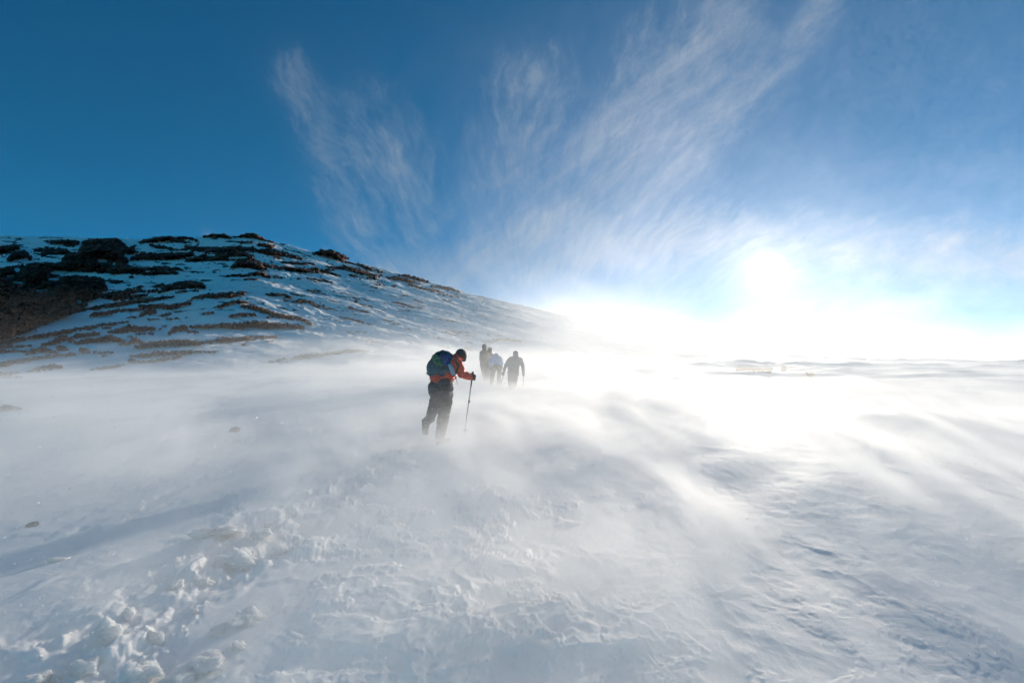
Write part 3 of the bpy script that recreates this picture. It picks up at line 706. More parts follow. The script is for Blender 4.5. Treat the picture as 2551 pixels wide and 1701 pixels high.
RUBBER, _t, _b = new_mat('rubber'); _b.inputs['Base Color'].default_value = (0.02, 0.02, 0.02, 1); _b.inputs['Roughness'].default_value = 0.7
STEEL, _t, _b = new_mat('crampon_steel'); _b.inputs['Base Color'].default_value = (0.35, 0.35, 0.36, 1); _b.inputs['Metallic'].default_value = 1.0; _b.inputs['Roughness'].default_value = 0.35

def cone(bm, a, b, ra, rb, seg=14):
    """tapered capsule from a to b"""
    a = Vector(a); b = Vector(b); d = b - a; L = d.length
    q = d.to_track_quat('Z', 'Y') if L > 1e-6 else Matrix.Identity(3).to_quaternion()
    rings = []
    n = 5
    prof = [(-ra * math.cos(math.pi / 2 * k / n), ra * math.sin(math.pi / 2 * k / n)) for k in range(n + 1)]
    prof += [(L + rb * math.sin(math.pi / 2 * k / n), rb * math.cos(math.pi / 2 * k / n)) for k in range(n + 1)]
    prof[0] = (-ra, 0); prof[-1] = (L + rb, 0)
    v0 = bm.verts.new(a + q @ Vector((0, 0, prof[0][0])))
    for z, r in prof[1:-1]:
        rings.append([bm.verts.new(a + q @ Vector((r * math.cos(2 * math.pi * k / seg), r * math.sin(2 * math.pi * k / seg), z))) for k in range(seg)])
    v1 = bm.verts.new(a + q @ Vector((0, 0, prof[-1][0])))
    for k in range(seg): bm.faces.new((v0, rings[0][(k + 1) % seg], rings[0][k]))
    for r0, r1 in zip(rings[:-1], rings[1:]):
        for k in range(seg): bm.faces.new((r0[k], r0[(k + 1) % seg], r1[(k + 1) % seg], r1[k]))
    for k in range(seg): bm.faces.new((rings[-1][k], rings[-1][(k + 1) % seg], v1))
def ell(bm, c, r, rot=None):
    res = bmesh.ops.create_icosphere(bm, subdivisions=3, radius=1.0)
    m = Matrix.Translation(Vector(c)) @ (rot.to_4x4() if rot else Matrix.Identity(4)) @ Matrix.Diagonal((*r, 1))
    bmesh.ops.transform(bm, matrix=m, verts=res['verts'])
def boxy(bm, c, size, rot=None, bev=0.2):
    res = bmesh.ops.create_cube(bm, size=1.0)
    m = Matrix.Translation(Vector(c)) @ (rot.to_4x4() if rot else Matrix.Identity(4)) @ Matrix.Diagonal((*size, 1))
    bmesh.ops.transform(bm, matrix=m, verts=res['verts'])
    ed = [e for e in bm.edges if all(v in set(res['verts']) for v in e.verts)]
    bmesh.ops.bevel(bm, geom=ed, offset=min(size) * bev, segments=3, affect='EDGES')
def fuse(name, fn, mat, parent, voxel=0.010, smooth=4, crease=0.0, fs=9.0, seed=0):
    """one continuous surface grown over overlapping limbs"""
    bm = bmesh.new(); fn(bm)
    me = bpy.data.meshes.new(name + '_raw'); bm.to_mesh(me); bm.free()
    o = bpy.data.objects.new(name + '_raw', me); COL.objects.link(o)
    r = o.modifiers.new('r', 'REMESH'); r.mode = 'VOXEL'; r.voxel_size = voxel; r.use_smooth_shade = True
    if smooth:
        s_ = o.modifiers.new('s', 'SMOOTH'); s_.factor = 0.5; s_.iterations = smooth
    dg = bpy.context.evaluated_depsgraph_get(); dg.update()
    me2 = bpy.data.meshes.new_from_object(o.evaluated_get(dg)); me2.name = name
    bpy.data.objects.remove(o); bpy.data.meshes.remove(me)
    if crease:
        n = len(me2.vertices); co = np.empty(n * 3, np.float32); no = np.empty(n * 3, np.float32)
        me2.vertices.foreach_get('co', co); me2.vertex_normals.foreach_get('vector', no)
        co = co.reshape(-1, 3); no = no.reshape(-1, 3)
        f = 1 - np.abs(fbm3(co[:, 0] * fs, co[:, 1] * fs, co[:, 2] * fs * 1.7, 3, 500 + seed, 0.55))
        co = co + no * ((f - 0.6) * crease)[:, None]
        me2.vertices.foreach_set('co', co.astype(np.float32).ravel()); me2.update()
    me2.polygons.foreach_set('use_smooth', np.ones(len(me2.polygons), dtype=bool))
    me2.materials.clear(); me2.materials.append(mat)
    o2 = bpy.data.objects.new(name, me2); COL.objects.link(o2); o2.parent = parent
    return o2
def plain(name, fn, mat, parent, smooth=True):
    bm = bmesh.new(); fn(bm); me = bpy.data.meshes.new(name); bm.to_mesh(me); bm.free()
    for p in me.polygons: p.use_smooth = smooth
    me.materials.append(mat)
    o = bpy.data.objects.new(name, me); COL.objects.link(o); o.parent = parent; return o
def root_at(name, base):
    e = bpy.data.objects.new(name, None); COL.objects.link(e); e.empty_display_size = 0.1
    e.location = S(*base); e.rotation_euler = (SLOPE, 0, 0)
    return e

class Fig:
    """joints read off the photograph: crop pixel -> position at distance Y, relative to the base"""
    def __init__(s, off, sc, Y, base_u):
        s.off, s.sc, s.Y = off, sc, Y
        s.bx = (base_u / sc + off[0] - CX) / FOC * Y
        s.bz = Hs(s.bx, Y)
    def __call__(s, px, py, d=0.0):
        u = px / s.sc + s.off[0]; v = py / s.sc + s.off[1]; Y = s.Y + d
        return Vector(((u - CX) / FOC * Y - s.bx, d, CAM_H + (HORY - v) / FOC * Y - s.bz))
    def ground(s, px, d=0.0, up=0.0):
        Y = s.Y + d; x = (px / s.sc + s.off[0] - CX) / FOC * Y
        return Vector((x - s.bx, d, Hs(x, Y) - s.bz + up))
    @property
    def base(s): return (s.bx, s.Y, s.bz)

def glove(name, grip, axis, wrist, mat, parent, sc=1.0, voxel=0.004):
    """a gloved fist closed round a pole: palm, four bent fingers of unequal length, a thumb from the side of the palm"""
    k = axis.normalized(); w = wrist - grip; w = w - k * w.dot(k); w.normalize(); s_ = k.cross(w)
    def P_(ang, r, h): return grip + (w * math.cos(ang) + s_ * math.sin(ang)) * r * sc + k * h * sc
    def fn(bm):
        for i, (h, ln, r) in enumerate(((0.036, 3.9, 0.0115), (0.012, 4.3, 0.012), (-0.012, 4.0, 0.0115), (-0.034, 3.4, 0.0100))):
            n = 7
            pts = [P_(0.5 + ln * j / n, 0.034 - 0.006 * j / n, h) for j in range(n + 1)]
            for a, b in zip(pts[:-1], pts[1:]): cone(bm, a, b, r * sc, r * 0.93 * sc, 10)
        th = [P_(0.1, 0.042, 0.034), P_(-0.7, 0.045, 0.048), P_(-1.5, 0.038, 0.050), P_(-2.3, 0.033, 0.044)]
        for a, b in zip(th[:-1], th[1:]): cone(bm, a, b, 0.0145 * sc, 0.0125 * sc, 10)
        for h in (-0.026, 0.0, 0.026):
            cone(bm, P_(0.15, 0.075, h * 0.8), P_(0.35, 0.040, h), 0.021 * sc, 0.017 * sc, 12)
        cone(bm, P_(0.0, 0.085, 0.0), grip + (wrist - grip) * 1.05, 0.032 * sc, 0.038 * sc, 14)
    return fuse(name, fn, mat, parent, voxel * sc, 1)
def loose_glove(name, wrist, d, mat, parent, sc=1.0):
    """relaxed open hand"""
    d = d.normalized(); s_ = d.cross(Vector((0, 1, 0))).normalized(); n_ = s_.cross(d)
    def fn(bm):
        cone(bm, wrist, wrist + d * 0.05, 0.033, 0.034)
        for i, (o_, L) in enumerate(((-0.030, 0.070), (-0.010, 0.080), (0.011, 0.074), (0.030, 0.058))):
            a = wrist + d * 0.05 + s_ * o_ * 0.8; b = wrist + d * 0.098 + s_ * o_; c = b + d * L * 0.55 + n_ * 0.012; e = c + d * L * 0.4 + n_ * 0.026
            cone(bm, a, b, 0.017, 0.014); cone(bm, b, c, 0.0125, 0.0115); cone(bm, c, e, 0.0115, 0.010)
        a = wrist + d * 0.03 - s_ * 0.028; b = a + d * 0.035 - s_ * 0.022 + n_ * 0.01; cone(bm, a, b, 0.015, 0.0135); cone(bm, b, b + d * 0.035 + n_ * 0.012, 0.013, 0.011)
    return fuse(name, fn, mat, parent, 0.005, 1)
def boot(name, ankle, toe_dir, mat, parent, crampon=True, tall=0.16, up=Vector((0, 0, 1))):
    f = toe_dir.normalized(); up = (up - f * up.dot(f)).normalized(); s_ = f.cross(up)
    heel = ankle - up * 0.075 - f * 0.055; ball = heel + f * 0.19; toe = heel + f * 0.265
    def fn(bm):
        cone(bm, ankle + up * tall * 0.6, ankle - up * 0.02, 0.070, 0.066)
        cone(bm, heel + up * 0.02, ball + up * 0.012, 0.046, 0.050)
        cone(bm, ball + up * 0.012, toe + up * 0.006, 0.050, 0.038)
        cone(bm, ankle - up * 0.01, ball + up * 0.025, 0.056, 0.040)
    o = fuse(name, fn, mat, parent, 0.008, 3)
    def so(bm):
        rot = Matrix((s_, f, up)).transposed()
        boxy(bm, heel + f * 0.115 - up * 0.035, (0.088, 0.285, 0.022), rot, 0.35)
    plain('sole', so, RUBBER, o)
    if crampon:
        def cr(bm):
            for a_, b_ in ((0.0, 1), (0.0, -1), (0.07, 1), (0.07, -1), (0.15, 1), (0.15, -1), (0.21, 1), (0.21, -1)):
                p = heel + f * (a_ + 0.01) + s_ * b_ * 0.032 - up * 0.044
                bmesh.ops.create_cone(bm, cap_ends=True, segments=4, radius1=0.001, radius2=0.008, depth=0.034,
                                      matrix=Matrix.Translation(p - up * 0.013))
            for b_ in (1, -1):
                p = heel + f * 0.262 + s_ * b_ * 0.022 - up * 0.030
                cone(bm, p, p + f * 0.035 - up * 0.02, 0.006, 0.002, 6)
        plain('crampon', cr, STEEL, o, False)
    return o
def pole(base, top, tip, label, group, grip_len=0.13, scale=1.0):
    """telescopic trekking pole; top and tip in the figure's frame"""
    e = root_at('trekking_pole', base)
    tag(e, label, 'trekking pole', group)
    k = (tip - top).normalized(); L = (tip - top).length
    plain('grip', lambda bm: (cone(bm, top, top + k * grip_len, 0.017, 0.014, 12), ell(bm, top - k * 0.006, (0.021, 0.019, 0.014)), cone(bm, top + k * grip_len, top + k * (grip_len + 0.12), 0.0135, 0.0125, 12)), RUBBER, e)
    a = top + k * (grip_len + 0.1); b = top + k * L * 0.47; c = top + k * L * 0.75; d = tip - k * 0.02
    plain('shaft', lambda bm: (cone(bm, a, b, 0.0100, 0.0100, 12), cone(bm, b, c, 0.0082, 0.0082, 12), cone(bm, c, d, 0.0066, 0.0062, 12), cone(bm, d, tip, 0.006, 0.002, 8)), METAL, e)
    plain('clamp', lambda bm: (cone(bm, b - k * 0.012, b + k * 0.028, 0.015, 0.014, 12), ell(bm, b + Vector((0.017, 0, 0)), (0.012, 0.008, 0.015))), RUBBER, e)
    plain('clamp', lambda bm: (cone(bm, c - k * 0.010, c + k * 0.022, 0.012, 0.011, 12),), RUBBER, e)
    q = k.to_track_quat('Z', 'Y').to_matrix()
    def bk(bm):
        r = 0.045; n = 28; cc = tip - k * 0.075
        ring = []
        for i in range(n):
            t_ = 2 * math.pi * i / n; rr = r * (1 + 0.07 * math.cos(6 * t_))
            ring.append(cc + q @ Vector((rr * math.cos(t_), rr * math.sin(t_), 0)))
        for i in range(n): cone(bm, ring[i], ring[(i + 1) % n], 0.004, 0.004, 6)
        for i in range(0, n, 7): cone(bm, cc, ring[i], 0.0045, 0.004, 6)
    plain('basket', bk, RUBBER, e)
    def stp(bm):
        pts = [top + k * 0.01 + Vector((0.03 * math.sin(t_) - 0.02, 0.015, -0.035 + 0.035 * math.cos(t_))) for t_ in np.linspace(0, 2 * math.pi, 13)]
        for a_, b_ in zip(pts[:-1], pts[1:]): cone(bm, a_, b_, 0.004, 0.004, 6)
    plain('wrist_strap', stp, RUBBER, e)
    return e
def head_fn(c, f, u, sc=1.0):
    """head centre, facing direction, up: skull, jaw, nose, brow, lips, ears"""
    f = f.normalized(); u = (u - f * u.dot(f)).normalized(); s_ = f.cross(u)
    rot = Matrix((s_, f, u)).transposed()
    def fn(bm):
        ell(bm, c + u * 0.012 * sc, (0.074 * sc, 0.094 * sc, 0.098 * sc), rot)
        ell(bm, c + f * 0.030 * sc - u * 0.052 * sc, (0.056 * sc, 0.060 * sc, 0.058 * sc), rot)
        ell(bm, c + f * 0.066 * sc - u * 0.092 * sc, (0.026 * sc, 0.020 * sc, 0.018 * sc), rot)
        cone(bm, c + f * 0.090 * sc + u * 0.008 * sc, c + f * 0.108 * sc - u * 0.024 * sc, 0.010 * sc, 0.015 * sc, 10)
        cone(bm, c + f * 0.080 * sc + u * 0.020 * sc - s_ * 0.035 * sc, c + f * 0.080 * sc + u * 0.020 * sc + s_ * 0.035 * sc, 0.012 * sc, 0.012 * sc, 10)
        for k in (1, -1):
            ell(bm, c + s_ * k * 0.076 * sc - u * 0.008 * sc, (0.010 * sc, 0.020 * sc, 0.032 * sc), rot)
        cone(bm, c + f * 0.086 * sc - u * 0.060 * sc - s_ * 0.02 * sc, c + f * 0.086 * sc - u * 0.060 * sc + s_ * 0.02 * sc, 0.009 * sc, 0.009 * sc, 8)
    return fn
def limb(bm, pts, rad):
    for (a, ra), (b, rb) in zip(list(zip(pts, rad))[:-1], list(zip(pts, rad))[1:]): cone(bm, a, b, ra, rb)

# ---------------- the near climber in red
F = Fig((1030, 840), 5.6, 8.8, 340)
hipL, hipR = F(385, 700, -0.08), F(350, 690, 0.08)
pel = F(365, 650); wst = F(400, 545); chest = F(520, 400, 0.06); neck = F(600, 285, 0.10); headc = F(664, 250, 0.13)
shR, shL = F(598, 350, -0.10), F(590, 320, 0.28)
elR, wrR = F(672, 505, -0.10), F(795, 556, -0.02)
grip = F(838, 560, 0.00)
knF, anF = F(435, 1010, -0.05), F(378, 1330, -0.12)
anF = F.ground(350, -0.12, 0.085) + Vector((0.035, 0, 0.0))
knB, anB = F(285, 985, 0.10), F(205, 1165, -0.02)
elL, wrL = F(575, 420, 0.44), F(520, 480, 0.46)
fwd = Vector((0.78, 0.62, 0.0))
person = root_at('person', F.base)
tag(person, 'climber in red jacket bent forward, leaning on a pole, nearest to the camera', 'person', 'climbers walking up the slope')
def bodyfn(bm):
    head_fn(headc, Vector((0.75, 0.5, -0.42)), Vector((0.3, 0.2, 1)), 0.96)(bm)
    cone(bm, neck, headc, 0.058, 0.055); cone(bm, neck, chest, 0.07, 0.13); cone(bm, chest, wst, 0.12, 0.11); cone(bm, wst, pel, 0.11, 0.11)
    limb(bm, [pel, hipL, knF, anF], [0.10, 0.08, 0.055, 0.042]); limb(bm, [pel, hipR, knB, anB], [0.10, 0.08, 0.055, 0.042])
    limb(bm, [chest, shR, elR, wrR], [0.10, 0.065, 0.046, 0.032]); limb(bm, [chest, shL, elL, wrL], [0.10, 0.065, 0.046, 0.032])
fuse('body', bodyfn, SKIN, person, 0.009, 3)
def jacketfn(bm):
    cone(bm, F(596, 290, 0.10), F(540, 360, 0.08), 0.078, 0.135); cone(bm, F(545, 370, 0.08), F(470, 470, 0.04), 0.150, 0.160)
    cone(bm, F(470, 470, 0.04), F(400, 560, 0.0), 0.160, 0.165); cone(bm, F(390, 545, 0.0), F(365, 560, 0.0), 0.168, 0.172); cone(bm, F(330, 575, 0.0), F(300, 572, 0.02), 0.10, 0.09)
    cone(bm, F(570, 420, 0.05), F(505, 590, 0.0), 0.10, 0.075); cone(bm, F(520, 560, -0.03), F(528, 640, -0.05), 0.055, 0.018)
    cone(bm, F(455, 560, -0.05), F(520, 632, -0.08), 0.07, 0.02)
    limb(bm, [F(560, 350, 0.02), shR, F(645, 440, -0.11), elR, F(735, 532, -0.07), wrR], [0.12, 0.100, 0.088, 0.076, 0.062, 0.050])
    limb(bm, [F(560, 350, 0.16), shL, elL, wrL], [0.12, 0.092, 0.070, 0.050])
    cone(bm, F(598, 268, 0.06), F(652, 300, 0.10), 0.052, 0.05)
fuse('jacket', jacketfn, RED, person, 0.008, 3, crease=0.030, fs=9, seed=1)
def trfn(bm):
    cone(bm, F(345, 700, 0.02), F(425, 720, 0.0), 0.178, 0.155); cone(bm, F(375, 690, 0.0), F(350, 760, 0.04), 0.180, 0.150)
    limb(bm, [F(430, 680, -0.07), F(450, 800, -0.08), F(445, 930, -0.06), knF, F(410, 1180, -0.09), anF + Vector((0, 0, 0.06))], [0.155, 0.135, 0.120, 0.106, 0.098, 0.084])
    limb(bm, [F(325, 740, 0.08), F(330, 860, 0.10), knB, F(245, 1085, 0.04), F(222, 1140, 0.0)], [0.150, 0.128, 0.104, 0.084, 0.070])
    cone(bm, F(520, 700, -0.08), F(545, 742, -0.10), 0.045, 0.022)
fuse('trousers', trfn, GREYP, person, 0.009, 3, crease=0.030, fs=7, seed=2)
def hatfn(bm):
    rot = Matrix.Rotation(R(-25), 3, 'Y') @ Matrix.Rotation(R(50), 3, 'Z')
    ell(bm, F(660, 236, 0.13), (0.098, 0.102, 0.100), Matrix.Rotation(R(-20), 3, 'Y'))
    cone(bm, F(622, 270, 0.10), F(690, 258, 0.15), 0.062, 0.072)
    cone(bm, F(705, 205, 0.16), F(728, 222, 0.18), 0.035, 0.016)
fuse('hat', hatfn, DARK, person, 0.006, 3, crease=0.008, fs=22)
def buff(bm):
    cone(bm, F(650, 290, 0.11), F(700, 300, 0.17), 0.06, 0.052); cone(bm, F(690, 280, 0.15), F(716, 315, 0.19), 0.045, 0.022)
fuse('neck_gaiter', buff, cloth_mat('grey_fleece', (0.14, 0.15, 0.15), (0.03, 0.03, 0.03), scale=22), person, 0.006, 2, crease=0.012, fs=25)
pk = (F(715, 1290, -0.02) - F(838, 500, 0)).normalized()
glove('glove', F(838, 562, 0), -pk, wrR, DARK, person, 1.12, 0.004)
loose_glove('glove', wrL, Vector((0.5, 0.2, -0.8)), DARK, person)
boot('boot', anB, Vector((-0.02, 0.35, -1.0)), GREYP, person, up=Vector((0.45, 0.8, 0.2)))
boot('boot', anF, Vector((0.55, 0.75, 0.12)), GREYP, person)
plain('cord', lambda bm: (cone(bm, F(598, 560, -0.06), F(612, 652, -0.06), 0.0035, 0.0045, 6),), RUBBER, person)
pole(F.base, F(829, 492, 0.0), F(711, 1345, -0.02), 'dark trekking pole with round basket held by the climber in red', None)
# rucksack
bp = root_at('backpack', F.base)
tag(bp, 'bulging dark teal rucksack with blue and green patches on the climber in red', 'backpack')
RB = Matrix.Rotation(R(38), 3, 'Y')
def packfn(bm):
    ell(bm, F(410, 345, 0.0), (0.215, 0.17, 0.215)); ell(bm, F(340, 430, -0.02), (0.200, 0.17, 0.200)); ell(bm, F(400, 470, 0.0), (0.195, 0.17, 0.165))
    cone(bm, F(290, 480, 0.0), F(440, 500, 0.0), 0.115, 0.110); cone(bm, F(460, 265, 0.02), F(540, 300, 0.04), 0.085, 0.065)
fuse('pack_body', packfn, TEAL, bp, 0.009, 4, crease=0.022, fs=7, seed=5)
fuse('lid', lambda bm: (ell(bm, F(455, 275, -0.02), (0.155, 0.150, 0.080), Matrix.Rotation(R(22), 3, 'Y')), ell(bm, F(380, 262, -0.01), (0.105, 0.13, 0.070), Matrix.Rotation(R(-32), 3, 'Y'))), DARK, bp, 0.008, 3, crease=0.014, fs=9)
fuse('blue_bulge', lambda bm: (ell(bm, F(455, 318, -0.105), (0.135, 0.070, 0.105), Matrix.Rotation(R(35), 3, 'Y')),), NAVY, bp, 0.007, 3, crease=0.045)  # blue swelling on the near face of the pack
fuse('green_bulge', lambda bm: (ell(bm, F(350, 350, -0.110), (0.085, 0.075, 0.165), Matrix.Rotation(R(-35), 3, 'Y')),), GREENC, bp, 0.007, 3, crease=0.045)  # green swelling left of the blue one
def foam(bm):
    boxy(bm, F(535, 450, -0.235), (0.070, 0.045, 0.215), Matrix.Rotation(R(-21), 3, 'Y'), 0.25)
plain('foam_pad', foam, SILV, bp)
fuse('shoulder_strap', lambda bm: limb(bm, [F(535, 290, -0.06), F(590, 335, -0.19), F(632, 400, -0.20), F(600, 480, -0.19), F(560, 540, -0.16)], [0.022, 0.020, 0.018, 0.018, 0.018]), RUBBER, bp, 0.006, 2)
fuse('compression_strap', lambda bm: limb(bm, [F(205, 425, -0.04), F(300, 440, -0.175), F(420, 420, -0.19), F(520, 400, -0.14)], [0.010, 0.010, 0.010, 0.010]), RUBBER, bp, 0.005, 1)
fuse('buckle', lambda bm: (cone(bm, F(186, 418, 0), F(206, 432, 0), 0.010, 0.018), ), TEAL, bp, 0.004, 1)
fuse('buckle', lambda bm: (cone(bm, F(188, 500, 0), F(210, 512, 0), 0.016, 0.02), ), TEAL, bp, 0.004, 1)
plain('haul_loop', lambda bm: [cone(bm, F(528 + 14 * math.cos(a_), 240 - 14 * math.sin(a_), 0.02), F(528 + 14 * math.cos(a_ + 0.5), 240 - 14 * math.sin(a_ + 0.5), 0.02), 0.004, 0.004, 6) for a_ in np.arange(-0.5, 3.6, 0.5)], SILV, bp)

# ---------------- the four far climbers
FS = ((1180, 850), 12.064)
def far_person(G, label, shell, legs_m, hood_m, J, pack=None, gloves=()):
    e = root_at('person', G.base); tag(e, label, 'person', 'climbers walking up the slope')
    def bfn(bm):
        head_fn(J['head'], Vector((0.05, 1, -0.2)), Vector((0, 0, 1)), 1.0)(bm)
        cone(bm, J['neck'], J['head'], 0.055, 0.055); cone(bm, J['neck'], J['chest'], 0.07, 0.13); cone(bm, J['chest'], J['pel'], 0.10, 0.10)
        for s in 'LR':
            limb(bm, [J['pel'], J['hip' + s], J['kn' + s], J['an' + s]], [0.12, 0.09, 0.055, 0.04])
            limb(bm, [J['chest'], J['sh' + s], J['el' + s], J['wr' + s]], [0.10, 0.062, 0.045, 0.032])
    fuse('body', bfn, SKIN, e, 0.016, 2)
    def jfn(bm):
        c, p = J['chest'], J['pel']
        w = J.get('w', 0.0)
        for k in (-1, 1):
            cone(bm, c + Vector((0.075 * k + w * k, 0, 0.05)), p + Vector((0.06 * k + w * k, 0, J.get('hem', 0.0))), 0.135, 0.130)
        cone(bm, J['neck'], c, 0.075, 0.15); cone(bm, c, p + Vector((0, 0, J.get('hem', 0.0))), 0.150, 0.140)
        for s in 'LR': cone(bm, J['neck'] + Vector((0, 0, -0.01)), J['sh' + s], 0.085, 0.092)
        for s in 'LR': limb(bm, [c + (J['sh' + s] - c) * 0.5, J['sh' + s], J['el' + s], J['wr' + s]], [0.13, 0.098, 0.075, 0.052])
    fuse('jacket', jfn, shell, e, 0.014, 3, crease=0.03, fs=8)
    def tfn(bm):
        r = J.get('legr', 1.0)
        cone(bm, J['pel'] + Vector((-0.05, 0, 0)), J['pel'] + Vector((0.05, 0, -0.02)), 0.145, 0.145)
        for s in 'LR': limb(bm, [J['pel'], J['hip' + s], J['kn' + s], J['an' + s]], [0.13, 0.125 * r, 0.092 * r, 0.078 * r])
    fuse('trousers', tfn, legs_m, e, 0.014, 3, crease=0.025, fs=8)
    h = J['head']
    fuse('hood', lambda bm: (ell(bm, h + Vector((0, -0.012, 0.014)), (0.118, 0.125, 0.135)), cone(bm, h + Vector((0, -0.02, -0.03)), J['neck'], 0.112, 0.10)), hood_m, e, 0.012, 3, crease=0.012)
    for s in 'LR': boot('boot', J['an' + s], Vector((0.1, 1, 0.1)), RUBBER, e, crampon=False)
    for g in gloves:
        if g[0] == 'grip': glove('glove', g[1], g[2], g[3], DARK, e, 1.1, 0.006)
        else: loose_glove('glove', g[1], g[2], DARK, e)
    return e
# right: slate jacket, two poles
G = Fig(*FS, 20.0, 1190)
J = dict(head=G(1262, 385, 0.12), neck=G(1262, 470, 0.05), chest=G(1215, 590, 0.03), pel=G(1195, 870), shL=G(1085, 560), shR=G(1400, 560), elL=G(965, 720), elR=G(1470, 730),
         wrL=G(898, 940, 0.02), wrR=G(1498, 960, 0.02), hipL=G(1120, 920), hipR=G(1265, 920), knL=G(1100, 1180, 0.05), knR=G(1240, 1170, 0.12), w=0.045, hem=-0.14, legr=1.12)
J['anL'] = G.ground(1110, 0.0, 0.09); J['anR'] = G.ground(1220, 0.25, 0.09)
tpL, tpR = G(905, 975, 0.03), G(1500, 985, 0.03)
dL = (G(790, 1340, 0.0) - tpL).normalized(); dR = (G(1475, 1450, 0.0) - tpR).normalized()
far_person(G, 'hooded climber in slate grey jacket with arms apart, rightmost of the far group', SLATE, BROWN, SLATE, J,
           gloves=(('grip', tpL + dL * 0.03, -dL, J['wrL']), ('grip', tpR + dR * 0.03, -dR, J['wrR'])))
pole(G.base, tpL - dL * 0.03, tpL + dL * 0.85, 'thin pole in the left hand of the slate grey climber', 'poles of the far climbers')
pole(G.base, tpR - dR * 0.03, tpR + dR * 0.95, 'thin upright pole in the right hand of the slate grey climber', 'poles of the far climbers')
# middle: light blue jacket, bent over
G = Fig(*FS, 21.5, 650)
J = dict(head=G(672, 450, 0.34), neck=G(672, 470, 0.20), chest=G(680, 560, 0.12), pel=G(710, 720, -0.06), shL=G(560, 510, 0.14), shR=G(790, 510, 0.14), elL=G(500, 640, 0.14), elR=G(840, 640, 0.16),
         wrL=G(500, 760, 0.14), wrR=G(845, 740, 0.26), hipL=G(630, 770), hipR=G(780, 770), knL=G(570, 1000, 0.08), knR=G(770, 1000, 0.10), w=0.01, hem=0.06)
J['anL'] = G.ground(525, -0.1, 0.09); J['anR'] = G.ground(745, 0.15, 0.09)
far_person(G, 'climber in light blue jacket and khaki trousers stooping in the middle of the far group', SKYB, BEIGE, SKYB, J,
           gloves=(('loose', J['wrL'], Vector((0.15, 0.1, -1))), ('loose', J['wrR'], Vector((0, 0.3, -1)))))
# left: tall dark climber with a pack
G = Fig(*FS, 23.0, 320)
J = dict(head=G(322, 170, 0.05), neck=G(325, 260), chest=G(320, 400), pel=G(330, 700), shL=G(235, 350), shR=G(410, 350), elL=G(215, 520, 0.05), elR=G(450, 520, 0.1),
         wrL=G(235, 640, 0.2), wrR=G(430, 640, 0.25), hipL=G(285, 770), hipR=G(370, 770), knL=G(300, 930, 0.05), knR=G(350, 930, 0.2), w=0.03, hem=-0.08)
J['anL'] = G.ground(325, 0.0, 0.09); J['anR'] = G.ground(375, 0.3, 0.09)
far_person(G, 'tall climber in olive brown with a pack, leftmost of the far group', OLIVE, BROWN, BROWN, J,
           gloves=(('loose', J['wrL'], Vector((0.1, 0.6, -0.8))), ('loose', J['wrR'], Vector((0, 0.6, -0.8)))))
b2 = root_at('backpack', G.base); tag(b2, 'olive pack on the back of the tall leftmost far climber', 'backpack')
fuse('pack_body', lambda bm: (ell(bm, G(315, 480, -0.20), (0.185, 0.13, 0.30)), ell(bm, G(280, 560, -0.18), (0.15, 0.12, 0.16))), OLIVE, b2, 0.014, 3, crease=0.03)
fuse('lid', lambda bm: (ell(bm, G(320, 320, -0.18), (0.15, 0.12, 0.08)),), OLIVE, b2, 0.012, 2, crease=0.015)
fuse('side_strap', lambda bm: (cone(bm, G(232, 600, -0.2), G(232, 720, -0.2), 0.008, 0.012),), OLIVE, b2, 0.005, 1)
# behind: rust coloured shoulder
G = Fig(*FS, 24.5, 440)
J = dict(head=G(482, 268, 0.05), neck=G(478, 350), chest=G(470, 470), pel=G(440, 740), shL=G(385, 430), shR=G(548, 425), elL=G(370, 580, 0.05), elR=G(560, 580, 0.1),
         wrL=G(380, 700, 0.2), wrR=G(520, 700, 0.25), hipL=G(400, 790), hipR=G(470, 790), knL=G(400, 950, 0.05), knR=G(460, 950, 0.2))
J['anL'] = G.ground(400, 0.0, 0.09); J['anR'] = G.ground(450, 0.3, 0.09)
far_person(G, 'climber in rust jacket half hidden between the tall climber and the light blue one', RUST, BROWN, BROWN, J,
           gloves=(('loose', J['wrL'], Vector((0.1, 0.6, -0.8))), ('loose', J['wrR'], Vector((0, 0.6, -0.8)))))

